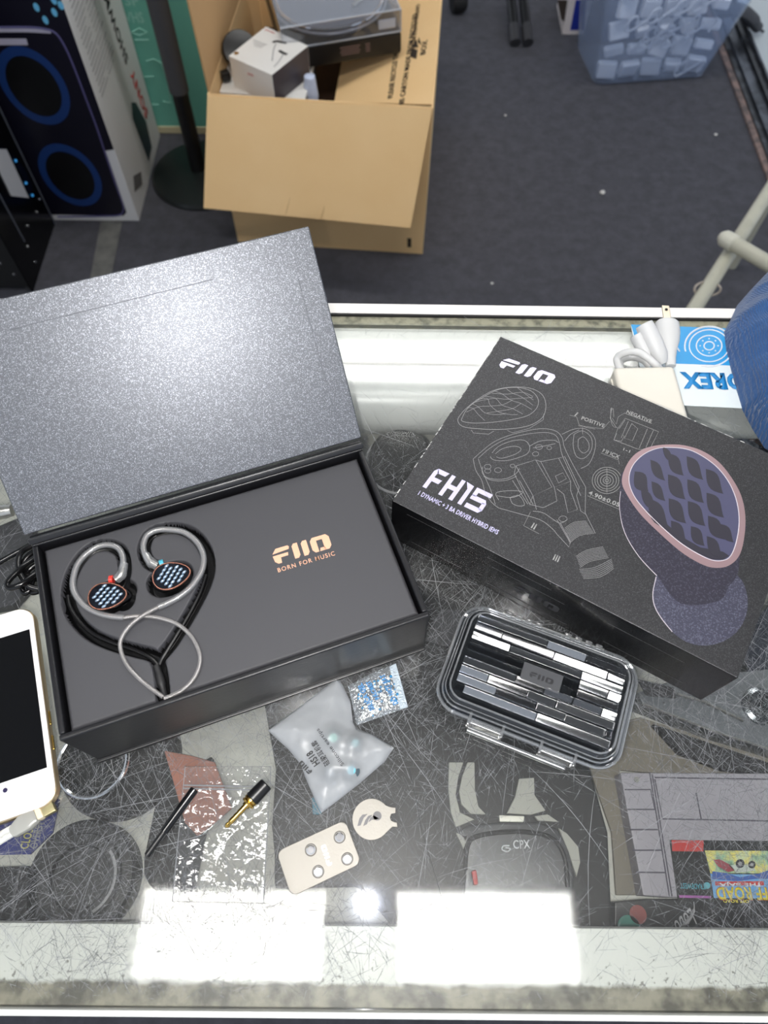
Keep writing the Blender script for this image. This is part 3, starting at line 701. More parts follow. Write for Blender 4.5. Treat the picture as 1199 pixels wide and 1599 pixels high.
# ---------------------------------------------------------------- clear plastic case
M['case_clear'] = clear('case_clear', (0.90, 0.91, 0.92, 1), 0.04, 1.6)
M['case_edge'] = clear('case_edge', (0.88, 0.89, 0.90, 1), 0.08, 5.0, haze=0.20)
M['facet'] = clear('facet', (0.75, 0.76, 0.78, 1), 0.05, 9.0)
cc = sum((Vector(at(*q, GZ+.03)) for q in ((735, 935), (1005, 1030), (965, 1208), (678, 1090))), Vector((0, 0, 0)))/4
pa, pb = at(735, 935, GZ+.03), at(1005, 1030, GZ+.03); pc, pd = at(965, 1208, GZ+.03), at(678, 1090, GZ+.03)
ca = math.atan2((pb-pa+pc-pd).y, (pb-pa+pc-pd).x)
CW = ((pb-pa).length+(pc-pd).length)/2+0.002; CD = ((pa-pd).length+(pb-pc).length)/2+0.001
KM = Matrix.Translation((cc.x, cc.y, GZ)) @ Matrix.Rotation(ca, 4, 'Z')
case = thing('clear_storage_case', 'small transparent hard plastic case with faceted lid and two latches', 'case', (cc.x, cc.y, GZ))
def shell(prof, m, name, parent, n=8):
    """prof: list of (inset, z, corner radius)"""
    B = bmesh.new(); prev = None
    for ins, z, r in prof:
        rg = [B.verts.new(KM @ Vector((x, y, z))) for x, y in rrect(CW-2*ins, CD-2*ins, max(r-ins, 0.002), n)]
        if prev:
            k = len(rg)
            for i in range(k): B.faces.new((prev[i], prev[(i+1) % k], rg[(i+1) % k], rg[i]))
        else: first = rg
        prev = rg
    B.faces.new(prev); B.faces.new(list(reversed(first)))
    return obj(name, B, m, parent)
shell([(0.005, 0.0005, 0.014), (0.0035, 0.002, 0.014), (0.0015, 0.017, 0.014), (0, 0.0175, 0.015), (0, 0.0195, 0.015), (0.001, 0.020, 0.015)], M['case_clear'], 'case_base', case)
lidc = shell([(0.001, 0.0202, 0.015), (0, 0.0208, 0.015), (0, 0.0225, 0.015), (0.0022, 0.0232, 0.015), (0.0040, 0.0275, 0.015), (0.0062, 0.0300, 0.015)], M['case_clear'], 'case_lid', case)
def rimloop(ins, z, r, R_): return tube([KM @ Vector((x, y, z)) for x, y in rrect(CW-2*ins, CD-2*ins, R_, 8)], r, 8, closed=True)
B = rimloop(0.0, 0.0212, 0.0011, 0.015); B = join(B, rimloop(0.0025, 0.0235, 0.0006, 0.013)); B = join(B, rimloop(0.0065, 0.0302, 0.0007, 0.010)); B = join(B, rimloop(0.0005, 0.0180, 0.0009, 0.0145)); B = join(B, rimloop(0.004, 0.0275, 0.0004, 0.012))
B = join(B, rimloop(0.004, 0.0020, 0.0009, 0.011))
obj('rim_seal', B, M['case_edge'], case, label='bright rounded rims of the clear case')
shell([(0.0015, 0.0186, 0.0145), (0.0015, 0.0196, 0.0145)], M['case_clear'], 'gasket', case)
# faceted bars moulded into the lid
random.seed(11)
bar = M['facet']; barb = mat('facet_bright', rgb(235, 238, 245), 0.08, 0.9); bars = bmesh.new(); barg = bmesh.new()
rows = 9; iw, idp = CW-0.019, CD-0.020; rh = idp/rows
for r_ in range(rows):
    y = -idp/2+rh*(r_+0.5); x = -iw/2+(0.006 if r_ in (0, 9) else 0.0)
    while x < iw/2-0.003:
        L_ = random.choice((0.018, 0.025, 0.034, 0.046)); L_ = min(L_, iw/2-x)
        tilt = random.choice((-0.25, -0.05, 0.1, 0.21, 0.24, 0.27, 0.5)); dz = random.uniform(0.0, 0.0012)
        if not (abs(y-0.001) < rh*1.1 and x+L_ > -0.013 and x < 0.013):
            Mx = KM @ Matrix.Translation((x+L_/2, y, 0.0312+dz)) @ Matrix.Rotation(tilt, 4, 'X')
            nb = box((0, 0, 0), (L_-0.0005, rh*0.82, 0.0016), bev=0.0002, M=Mx)
            if random.random() < 0.36: barg = join(barg, nb)
            else: bars = join(bars, nb)
        x += L_
obj('facet_bars', bars, bar, lidc); obj('facet_bars', barg, M['facet'] if False else clear('facet_mirror', (0.9, 0.9, 0.92, 1), 0.06, 30.0, ior=1.12), lidc, label='brightly reflecting facet bars')
obj('logo_pad', box((0, 0.001, 0.0318), (0.025, rh*2.0, 0.0012), bev=0.0004, M=KM), mat('pad', rgb(70, 71, 74), 0.3), lidc)
fa, fb = KM @ Vector((-0.0075, -0.0012, 0.03245)), KM @ Vector((0.0075, -0.0012, 0.03245))
F = frame(fa, fb-fa, UP) @ Matrix.Diagonal((0.015/9.6, 0.0035/2, 1, 1))
obj('logo_print', fiio(F, 0.0002), mat('engraving', rgb(44, 44, 47), 0.3), lidc)
for sx in (-1, 1):
    x = sx*0.0225
    B = box((x, -CD/2-0.0022, 0.0165), (0.021, 0.0022, 0.013), bev=0.0006, M=KM)
    for dx in (-0.0105, 0.0105):
        box((x+dx, -CD/2-0.0005, 0.0205), (0.0020, 0.0085, 0.0075), bev=0.0006, bm=B, M=KM)
    obj('latch', B, M['case_edge'], case)
B = bmesh.new()
for sx in (-1, 1):
    for k in range(4): box((sx*0.020+k*0.0068-0.010, CD/2+0.0012, 0.0195), (0.0050, 0.0042, 0.0048), bev=0.0010, bm=B, M=KM)
obj('hinge', B, M['case_edge'], case)
obj('hinge_pin', tube([KM @ Vector((-0.034, CD/2+0.0014, 0.0195)), KM @ Vector((0.034, CD/2+0.0014, 0.0195))], 0.0009, 8), M['steel'], case)
B = bmesh.new()
obj('grip_bar', box((0, -CD/2-0.0040, 0.0060), (0.064, 0.0025, 0.004), bev=0.0008, M=KM), M['case_edge'], case)
obj('foam_pad', prism([tuple((KM @ Vector((x, y, 0)))[:2]) for x, y in rrect(CW-0.016, CD-0.016, 0.008)], GZ+0.003, GZ+0.009), mat('case_lining', rgb(66, 67, 70), 0.7), case)

# ---------------------------------------------------------------- white phone
pTR, pBR = at(51, 946, GZ+0.0075), at(91, 1249, GZ+0.0075)
ux = (pBR-pTR); PL = ux.length+0.003; uy = ux.normalized(); ul = Vector((uy.y, -uy.x, 0)); ul = -ul if ul.x > 0 else ul
mid = (pTR+pBR)/2; PWd = 0.064
PM = Matrix(((-ul.x, -uy.x, 0, 0), (-ul.y, -uy.y, 0, 0), (0, 0, 1, 0), (0, 0, 0, 1))); PM.translation = Vector((mid.x, mid.y, GZ))+ul*PWd/2
ph = thing('smartphone', 'white and gold smartphone lying face up at the left edge of the counter', 'smartphone', tuple(PM.translation))
def rr3(w_, d_, r, z, ox=0, oy=0): return [tuple((PM @ Vector((x+ox, y+oy, z)))[:2]) for x, y in rrect(w_, d_, r)]
obj('body', prism(rr3(PWd, PL, 0.011, 0), GZ+0.0003, GZ+0.0068, 0.0012, seg=3), mat('gold_alu', rgb(205, 184, 148), 0.3, 0.85), ph)
obj('front_glass', prism(rr3(PWd-0.0016, PL-0.0016, 0.0105, 0), GZ+0.0066, GZ+0.0074, 0.0003), mat('white_front', rgb(238, 236, 238), 0.12), ph)
obj('screen', prism([tuple((PM @ Vector(p))[:2]) for p in ((-PWd/2+0.004, PL/2-0.0175, 0), (-PWd/2+0.004, -PL/2+0.0225, 0), (PWd/2-0.004, -PL/2+0.0225, 0), (PWd/2-0.004, PL/2-0.0175, 0))], GZ+0.0072, GZ+0.00745), M['black_gloss'], ph)
q = at(8, 1234, GZ+0.0075)
obj('sensor_dot', prism(circ((q.x, q.y), 0.0014, 20), GZ+0.0073, GZ+0.00755), mat('sensor', rgb(52, 48, 78), 0.2), ph)
for t in (0.28, 0.40):
    obj('volume_button', box((PWd/2+0.0002, -PL/2+PL*t, 0.0038), (0.0012, 0.009, 0.0022), bev=0.0004, M=PM), M['gold'], ph)

# ---------------------------------------------------------------- white charging cable at the left front
cb = thing('charging_cable', 'white cable with clear moulded plug and gold tip crossing the blue card', 'cable', tuple(at(40, 1285)))
obj('plug_tip', pxp([(57, 1263), (79, 1247.5), (87, 1265.5), (68, 1276)], GZ+0.0058, 0.0042, 0.0006), mat('plug_metal', rgb(190, 180, 140), 0.3, 0.85), cb)
obj('plug_collar', pxp([(49, 1257.5), (60, 1257), (68, 1275), (58, 1281)], GZ+0.0068, 0.0058, 0.001), mat('plug_cream', rgb(236, 220, 188), 0.4), cb)
obj('plug_body', pxp([(50, 1257), (59, 1281), (46, 1294), (19, 1309), (10, 1294), (26, 1274)], GZ+0.0070, 0.0066, 0.0018), clear('plug_clear', (0.8, 0.8, 0.78, 1), 0.2, 2.0, haze=0.62, hazecol=(0.78, 0.78, 0.74, 1)), cb)
for d in (-4, 4):
    obj('cord', tube([at(20+d*0.4, 1297+d, GZ+0.0034), at(0, 1309+d*1.3, GZ+0.003), at(-40, 1336+d*1.3, GZ+0.003)], 0.0019, 10, sub=4), mat('white_braid', rgb(222, 222, 218), 0.5, bump=(900, 0.8, 0.001)), cb)

# ---------------------------------------------------------------- frosted bag of ear tips
bagc = at(515, 1160)
bagth = thing('eartip_bag', 'frosted white plastic bag printed HS18 with silicone ear tips inside', 'bag', tuple(bagc))
outl = [(418, 1141), (470, 1103), (527, 1059), (534, 1068), (547, 1096), (551, 1128), (557, 1139), (580, 1147), (615, 1168), (600, 1190), (560, 1225), (502, 1270), (492, 1250), (476, 1212), (470, 1194), (450, 1170)]
def puffy(outline, hz, base=0.0008, n=46, amp=0.0015, seed=0, pw=0.5, bulges=()):
    P = [at(x, y) for x, y in outline]; xs_ = [p.x for p in P]; ys_ = [p.y for p in P]
    poly = [(p.x, p.y) for p in P]; m_ = len(poly)
    def inside(x, y):
        c = False
        for i in range(m_):
            (ax, ay), (bx, by) = poly[i], poly[(i+1) % m_]
            if (ay > y) != (by > y) and x < (bx-ax)*(y-ay)/(by-ay)+ax: c = not c
        return c
    def dedge(x, y):
        d = 9
        for i in range(m_):
            (ax, ay), (bx, by) = poly[i], poly[(i+1) % m_]; vx, vy = bx-ax, by-ay; L2 = vx*vx+vy*vy
            t = max(0, min(1, ((x-ax)*vx+(y-ay)*vy)/L2)) if L2 > 0 else 0; d = min(d, math.hypot(x-ax-t*vx, y-ay-t*vy))
        return d
    B = bmesh.new(); vs = [B.verts.new((x, y, 0)) for x, y in poly]; f = B.faces.new(vs)
    bmesh.ops.triangulate(B, faces=[f])
    for _ in range(8):
        lim = (max(xs_)-min(xs_))/n
        es = [e for e in B.edges if e.calc_length() > lim*1.4]
        if not es: break
        bmesh.ops.subdivide_edges(B, edges=es, cuts=1); bmesh.ops.triangulate(B, faces=[g for g in B.faces if len(g.verts) > 3])
    dm = max(dedge(v.co.x, v.co.y) for v in B.verts)
    for v in B.verts:
        x, y = v.co.x, v.co.y; k = (dedge(x, y)/dm)
        z = hz*(k**pw)+amp*min(1, k*6)*(noise.noise(Vector((x*55+seed, y*55, 3.3)))+0.5*noise.noise(Vector((x*140+seed, y*140, 1.1))))
        for (bx, by, br, bh) in bulges:
            d = math.hypot(x-bx, y-by)/br
            if d < 1: z += bh*(1-d*d)**2
        v.co.z = GZ+base+max(z, 0)
    r = bmesh.ops.extrude_face_region(B, geom=B.faces[:])
    for v in [g for g in r['geom'] if isinstance(g, bmesh.types.BMVert)]: v.co.z = max(GZ+0.0003, v.co.z-0.0003) if False else v.co.z
    low = [g for g in r['geom'] if isinstance(g, bmesh.types.BMVert)]
    for v in low: v.co.z = GZ+0.0004
    return B
tips = [(at(519, 1152, GZ+0.005), 0.0062), (at(553, 1160, GZ+0.005), 0.0058), (at(547, 1202, GZ+0.005), 0.0062), (at(515, 1205, GZ+0.004), 0.0055)]
obj('pouch', puffy(outl, 0.0085, seed=2, amp=0.0022, bulges=[(p.x, p.y, r*1.8, 0.004) for p, r in tips]), clear('frosted', (0.72, 0.74, 0.76, 1), 0.35, 1.0, haze=0.46, hazecol=(0.84, 0.86, 0.89, 1)), bagth)
zb = GZ+0.0150
obj('print', text('', 'HS18', at(500, 1191, zb), at(487, 1171, zb), UP, None, None, h=0.0045, bold=0.03, bm=bmesh.new()), M['ink_black'], bagth)
b = text('', '硅胶耳机套', at(516, 1192, zb), at(493, 1155, zb), UP, None, None, h=0.0040, bold=0.01, bm=bmesh.new())
obj('print', b, M['ink_black'], bagth)
obj('print', text('', 'Silicone eartips', at(539, 1192, zb), at(499, 1136, zb), UP, None, None, h=0.0030, bold=0.0, bm=bmesh.new()), M['ink_black'], bagth)
F = frame(at(488, 1204, zb), at(471, 1187, zb)-at(488, 1204, zb), UP) @ Matrix.Diagonal(((at(471, 1187, zb)-at(488, 1204, zb)).length/9.6, 0.0030/2, 1, 1))
obj('logo_print', fiio(F), M['ink_black'], bagth)
tcols = [mat('tip_green', rgb(120, 205, 185), 0.4), mat('tip_teal', rgb(95, 160, 165), 0.4), mat('tip_blue', rgb(85, 170, 185), 0.4), mat('tip_grey', rgb(80, 95, 110), 0.4)]
lab = ['mint green silicone ear tip at the top left of the tips in the frosted bag', 'pale teal silicone ear tip nearest the right corner of the frosted bag', 'blue silicone ear tip lowest in the frosted bag', 'grey silicone ear tip beside the blue one in the frosted bag']
for (p, r), cm, lb in zip(tips, tcols, lab):
    t = thing('silicone_eartip', lb, 'ear tip', (p.x, p.y, GZ+0.001), 'ear tips inside the frosted bag')
    obj('cap', lathe([(r*0.4, 0), (r*0.95, 0.0002), (r, 0.003), (r*0.85, 0.0055), (r*0.5, 0.0068), (r*0.42, 0.0066)], (p.x, p.y, GZ+0.001), (0.1, -0.1, 1), 28), mat('tip_skin', rgb(70, 84, 92), 0.45), t)
    obj('stem', lathe([(r*0.25, 0), (r*0.42, 0.0), (r*0.42, 0.0074), (r*0.25, 0.0076)], (p.x, p.y, GZ+0.001), (0.1, -0.1, 1), 20), cm, t)

# ---------------------------------------------------------------- silica gel packet
sg = thing('silica_gel_packet', 'small clear silica gel packet with blue printing and beads beside the gift box', 'packet', tuple(at(590, 1085)))
so = [(543, 1072), (580, 1052), (617, 1036), (627, 1066), (637, 1104), (600, 1118), (557, 1133), (550, 1100)]
obj('film', puffy(so, 0.0030, seed=5, amp=0.0008, n=30, pw=0.45), clear('packet_film', (0.86, 0.9, 0.93, 1), 0.12, 2.5, haze=0.16, bump=(500, 0.5, 0.002)), sg)
obj('crimped_end', pxp([(608, 1041), (618, 1036), (637, 1104), (625, 1108)], GZ+0.0030, 0.0006), mat('crimp', rgb(170, 182, 192), 0.35, 0.3, bump=(900, 0.8, 0.001)), sg)
B = bmesh.new(); random.seed(4)
for k in range(150):
    u, v = random.random(), random.random()
    x = 556+(u*56)+v*12; y = 1078-(u*26)+v*46
    p = at(x, y, GZ+0.002); bmesh.ops.create_icosphere(B, subdivisions=1, radius=random.uniform(0.0007, 0.0011), matrix=Matrix.Translation((p.x, p.y, GZ+random.uniform(.0016, .003))))
sb_ = obj('gel_beads', B, [mat('bead_white', rgb(226, 228, 224), 0.3), mat('bead_blue', rgb(60, 140, 190), 0.3)], sg); sb_['kind'] = 'stuff'
for i, p in enumerate(sb_.data.polygons):
    if (i//20) % 4 == 0: p.material_index = 1
blu = mat('packet_blue', rgb(50, 128, 188), 0.5); zs = GZ+0.0052
B = text('', 'SILICA GEL', at(585, 1107, zs), at(565, 1066, zs), UP, None, None, h=0.0035, bold=0.03, bm=bmesh.new())
B = text('', 'PACKET', at(593, 1090, zs), at(577, 1062, zs), UP, None, None, h=0.003, bold=0.03, bm=B)
B = text('', 'DO NOT EAT', at(622, 1098, zs), at(600, 1052, zs), UP, None, None, h=0.0035, bold=0.03, bm=B)
obj('print', B, blu, sg)

# ---------------------------------------------------------------- clear zip bag
zbt = thing('zip_bag', 'empty clear crumpled zip bag lying flat under the gold plug adapter', 'bag', tuple(at(345, 1305)))
zo = [(289, 1197), (335, 1196), (380, 1196), (423, 1197), (418, 1260), (416, 1330), (411, 1411), (340, 1410), (269, 1408), (276, 1340), (282, 1270)]
def crumple(outline, n=110, amp=0.0016):
    a, b_, c, d = at(*outline[0]), at(*outline[3]), at(*outline[6]), at(*outline[8]); V = []; Fc = []
    for j in range(n+1):
        for i in range(n+1):
            u, v = i/n, j/n; p = (a*(1-u)+b_*u)*(1-v)+(d*(1-u)+c*u)*v
            e_ = min(u, 1-u, v, 1-v); k = min(1, e_*9)
            s1 = abs(noise.noise(Vector((p.x*60, p.y*60, 0))))+0.35*abs(noise.noise(Vector((p.x*150, p.y*120, 4))))+0.10*abs(noise.noise(Vector((p.x*300, p.y*300, 9))))
            q_ = 0.3 if v < 0.16 else 1.0
            V.append((p.x, p.y, GZ+0.0007+amp*k*q_*s1*1.6))
    for j in range(n):
        for i in range(n): s_ = j*(n+1)+i; Fc.append((s_, s_+1, s_+n+2, s_+n+1))
    return (V, [], Fc)
M['film'] = clear('film', (0.985, 0.985, 0.985, 1), 0.12, 1.3, haze=0.03, bump=(260, 0.25, 0.0025))
o = obj('film', crumple(zo), M['film'], zbt, angle=80)
md = o.modifiers.new('thickness', 'SOLIDIFY'); md.thickness = 0.00015
B = tube([at(287, 1226, GZ+0.0022), at(420, 1229, GZ+0.0022)], 0.0005, 6); tube([at(287, 1231, GZ+0.0022), at(420, 1234, GZ+0.0022)], 0.0005, 6, bm=B)
obj('zip_strip', B, clear('zip', (0.8, 0.8, 0.82, 1), 0.15, 3, haze=0.3), zbt)
B = tube([at(x, y, GZ+0.0012) for x, y in ((289, 1197), (423, 1197), (411, 1411), (269, 1408))], 0.0003, 5, closed=True)
obj('welded_edge', B, clear('weld', (0.8, 0.8, 0.82, 1), 0.2, 3, haze=0.3), zbt)

# ---------------------------------------------------------------- plug adapter and black tool
a0, a1 = at(352, 1292, GZ+0.006), at(416, 1224, GZ+0.006); ax = (a1-a0).normalized(); AL = (a1-a0).length
pl = thing('plug_adapter', 'gold stereo plug with black barrel resting on the clear zip bag', 'audio plug', tuple(a0))
zo_ = Vector((a0.x, a0.y, GZ+0.0062))
tip = [(0.0002, 0), (0.0010, 0.0003), (0.0017, 0.0018), (0.0012, 0.0032), (0.0017, 0.0042)]
for k in range(2): tip += [(0.0017, 0.0068+k*0.003), (0.0014, 0.0069+k*0.003), (0.0014, 0.0075+k*0.003), (0.0017, 0.0076+k*0.003)]
tip += [(0.0017, AL*0.47), (0.0024, AL*0.475), (0.0024, AL*0.53)]
obj('plug_pin', lathe(tip, zo_, ax, 20), M['gold'], pl)
obj('collar', lathe([(0.002, AL*0.52), (0.0040, AL*0.525), (0.0044, AL*0.56), (0.0038, AL*0.58), (0.0044, AL*0.60), (0.0044, AL*0.63), (0.003, AL*0.64)], zo_, ax, 24), M['gold'], pl)
obj('barrel', lathe([(0.002, AL*0.635), (0.0044, AL*0.64), (0.0046, AL*0.66), (0.0042, AL*0.985), (0.0036, AL), (0.0026, AL*1.0), (0.0026, AL*0.96), (0.001, AL*0.95)], zo_, ax, 28), M['black_plastic'], pl)
a0, a1 = at(229, 1336, GZ+0.003), at(304, 1232, GZ+0.003); ax = (a1-a0).normalized(); AL = (a1-a0).length; zo_ = Vector((a0.x, a0.y, GZ+0.0029))
cl = thing('cleaning_brush', 'slim black two part stick lying left of the clear zip bag', 'cleaning tool', tuple(a0))
obj('thin_end', lathe([(0.0015, 0), (0.0018, 0.0003), (0.0018, AL*0.36), (0.001, AL*0.37)], zo_, ax, 18), M['black_plastic'], cl)
obj('sleeve', lathe([(0.0012, AL*0.35), (0.0026, AL*0.352), (0.0027, AL*0.5), (0.0027, AL*0.99), (0.0022, AL), (0.0014, AL), (0.0014, AL*0.96)], zo_, ax, 22), mat('glossy_black', rgb(16, 16, 18), 0.15), cl)

# ---------------------------------------------------------------- steel plate and round tool
M['brushed'] = mat('brushed', rgb(132, 129, 123), 0.5, 0.8, bump=(700, 0.15, 0.0005))
stp = thing('metal_plate', 'small rounded steel plate with four round magnets', 'metal plate', tuple(at(497, 1341)))
zp = GZ+0.0014
c4 = [at(x, y, zp) for x, y in ((431, 1328), (538, 1282), (565, 1346), (455, 1402))]
cen = sum(c4, Vector((0, 0, 0)))/4; ex = ((c4[1]-c4[0])+(c4[2]-c4[3])).normalized(); an = math.atan2(ex.y, ex.x)
PW_ = ((c4[1]-c4[0]).length+(c4[2]-c4[3]).length)/2; PD_ = ((c4[0]-c4[3]).length+(c4[1]-c4[2]).length)/2
SM = Matrix.Translation((cen.x, cen.y, 0)) @ Matrix.Rotation(an, 4, 'Z')
obj('plate', prism([tuple((SM @ Vector((x, y, 0)))[:2]) for x, y in rrect(PW_, PD_, 0.004)], GZ+0.0002, zp, 0.0003), M['brushed'], stp)
for (x, y) in ((485, 1327), (530, 1307), (542, 1341), (496.5, 1361)):
    p = at(x, y, zp+0.001); o = obj('magnet', lathe([(0.0001, 0), (0.0026, 0), (0.0026, 0.0008), (0.0021, 0.0012), (0.0001, 0.0012)], (p.x, p.y, zp-0.0001), UP, 28), M['chrome'], stp)
    obj('ring', tube([Vector((x_, y_, zp+0.0001)) for x_, y_ in circ((p.x, p.y), 0.0032, 28)], 0.00025, 5, closed=True), M['dark_grey'], o)
lg = bmesh.new()
F = frame(at(519, 1350, zp), at(508, 1318, zp)-at(519, 1350, zp), UP) @ Matrix.Diagonal(((at(508, 1318, zp)-at(519, 1350, zp)).length/9.6, 0.003/2, 1, 1))
obj('logo_print', fiio(F, 0.00008), mat('etched', rgb(214, 210, 200), 0.5, 0.6), stp)
rtl = thing('metal_key_tool', 'flat round steel tool with notched end and cut out emblem', 'tool', tuple(at(582, 1280)))
o_ = []
c0 = at(580, 1279, zp)
Rr = (at(550, 1279, zp)-c0).length
for i in range(30):
    a = math.radians(42+i*(276/29)); o_.append((c0.x+Rr*math.cos(a), c0.y+Rr*math.sin(a)))
tabs = [(604, 1296.5), (613, 1291), (620.5, 1291.5), (620, 1284), (615.5, 1283.5), (610.5, 1281), (609, 1276), (611, 1271), (617.5, 1269.5), (617.5, 1261), (611, 1260.5), (600, 1262)]
# go round: the arc ends at the lower right, then the notched tab back up
o_ = o_ + [tuple(at(x, y, zp)[:2]) for x, y in tabs[1:-1]]
obj('plate', prism(o_, GZ+0.0002, zp, 0.0002), M['brushed'], rtl)
F = Matrix.Identity(4)
def zp2(pts): return [at(x, y, zp+0.00005) for x, y in pts]
B = bmesh.new()
for pts in ([(558, 1290), (561, 1278), (566, 1272), (574, 1271), (568, 1277), (565, 1284), (563, 1289)], [(567, 1290), (570, 1281), (575, 1274), (582, 1272), (576, 1279), (573, 1287)], [(575, 1284), (578, 1277), (584, 1273), (588, 1276), (592, 1278), (586, 1280), (581, 1280)]):
    B = plate(zp2(pts), UP, 0.00005, bm=B)
B = plate([Vector((x, y, zp+0.00005)) for x, y in circ(tuple(at(589, 1274, zp)[:2]), 0.0026, 20)], UP, 0.00005, bm=B)
obj('emblem', B, mat('emblem_dark', rgb(70, 70, 72), 0.4, 0.4), rtl)

# ---------------------------------------------------------------- white power adapter with its cable
ad = thing('power_adapter', 'white square laptop power brick half behind the black retail box', 'power adapter', tuple(at(1010, 610)))
M['apl'] = mat('adapter_white', rgb(214, 209, 198), 0.35)
za = GZ+0.027
bq = [at(958, 572, za), at(1053, 570, za), at(1078, 652, za), at(975, 652, za)]
ax_ = (bq[1]-bq[0]).normalized(); ay_ = Vector((-ax_.y, ax_.x, 0)); wA = (bq[1]-bq[0]).length
oA = bq[0]
def qa(u, v): return tuple((oA+ax_*u-ay_*v)[:2])
pts = [qa(0, 0), qa(wA, 0), qa(wA, 0.064), qa(0, 0.064)]
obj('brick', prism(pts, GZ+0.0003, za, 0.0035, seg=4), M['apl'], ad)
obj('side_plug_port', box((*(Vector((*qa(-0.0004, 0.012), 0))[:2]), GZ+0.014), (0.0016, 0.012, 0.010), rz=math.atan2(ax_.y, ax_.x), bev=0.0005), mat('port_cream', rgb(225, 220, 208), 0.4), ad)
ex = thing('extension_cord', 'white coiled extension lead with two pronged plug behind the power brick', 'power cord', tuple(at(1030, 530)))
M['cordw'] = mat('cord_white', rgb(208, 208, 208), 0.4)
obj('cord', tube([at(x, y, z) for x, y, z in ((975, 590, GZ+.012), (963, 562, GZ+.014), (975, 551, GZ+.020), (995, 550, GZ+.024), (1010, 558, GZ+.024), (1024, 570, GZ+.022), (1032, 578, GZ+.012))], 0.0030, 12, sub=6), M['cordw'], ex)
obj('cord', tube([at(x, y, z) for x, y, z in ((970, 596, GZ+.006), (968, 566, GZ+.006), (985, 558, GZ+.008), (1004, 562, GZ+.010), (1014, 572, GZ+.008))], 0.0030, 12, sub=6), M['cordw'], ex)
a0 = at(1005, 506, GZ+.030); a1 = at(1036, 568, GZ+.016); ax = (a1-a0).normalized(); L_ = (a1-a0).length
obj('duckhead_connector', lathe([(0.004, 0), (0.0068, 0.0004), (0.0072, 0.003), (0.0076, L_*0.5), (0.0068, L_*0.8), (0.0045, L_*0.95), (0.003, L_)], a0, ax, 28), M['cordw'], ex)
a2 = at(994, 522, GZ+.024); obj('connector_lobe', lathe([(0.003, 0), (0.0058, 0.0004), (0.0062, 0.004), (0.0058, L_*0.5), (0.003, L_*0.62)], a2, ax, 24), M['cordw'], ex)
t0 = at(1041, 503, GZ+.018); t1 = at(1047, 572, GZ+.014); ax = (t1-t0).normalized(); L_ = (t1-t0).length
obj('plug_head', tube([t0+ax*L_*k for k in (0, 0.04, 0.25, 0.45, 0.62, 0.8, 1.0)], [0.0085, 0.0098, 0.0100, 0.0088, 0.0064, 0.0048, 0.0040], 20, flat=0.75), M['cordw'], ex)
pr_ = box((0, 0, 0), (0.0062, 0.016, 0.0016), bev=0.0005, M=Matrix.Translation(t0-ax*0.0075+Vector((-0.0006, 0, 0.002))) @ Matrix.Rotation(math.atan2(ax.y, ax.x)+PI/2, 4, 'Z'))
obj('prong', pr_, mat('prong_brass', rgb(200, 188, 168), 0.35, 0.8), ex)
q = t0-ax*0.0105+Vector((-0.0006, 0, 0.0029)); obj('prong_hole', prism(circ((q.x, q.y), 0.0013, 16), q.z-0.0002, q.z+0.0001), M['ink_black'], ex)

# ---------------------------------------------------------------- blue and white card
cd = thing('brake_parts_card', 'blue and white printed card with a brake disc picture under the white plug', 'card', tuple(at(1080, 560)))
zc = GZ+0.0012
cq = [at(985, 507, zc), at(1180, 515, zc), at(1225, 640, zc), at(1011, 630, zc)]
obj('white_half', plate([Vector((*(p[:2]), GZ+0.0003)) for p in cq], UP, 0.0006), mat('card_white', rgb(218, 226, 228), 0.4), cd)
obj('blue_half', plate([at(x, y, GZ+0.0009) for x, y in ((985, 507), (1180, 515), (1205, 573), (1003, 566))], UP, 0.0003), mat('card_blue', rgb(38, 148, 210), 0.4), cd)
B = bmesh.new(); zc2 = GZ+0.0013
for rx_, ry_ in ((31, 25), (20, 16), (8, 6.5)):
    tube([at(1107+rx_*math.cos(t), 540+ry_*math.sin(t), zc2) for t in np.linspace(0, 2*PI, 36, endpoint=False)], 0.0006, 5, bm=B, closed=True)
tube([at(1107+38*math.cos(t), 541+31*math.sin(t), zc2) for t in np.linspace(-3.4, 1.9, 36)], 0.0008, 5, bm=B)
for k in range(8):
    p = at(1107+14*math.cos(k*PI/4), 540+11*math.sin(k*PI/4), zc2); bmesh.ops.create_icosphere(B, subdivisions=1, radius=0.0008, matrix=Matrix.Translation(p))
tube([at(1056, 541, zc2), at(1061, 549, zc2)], 0.0007, 5, bm=B)
obj('disc_picture', B, M['ink_white'], cd)
text('print', 'OREX', at(1162, 583, zc2), at(1061, 580.5, zc2), UP, mat('card_blue_ink', rgb(30, 130, 195), 0.5), cd, h=0.0175, bold=0.05, t=0.0002)

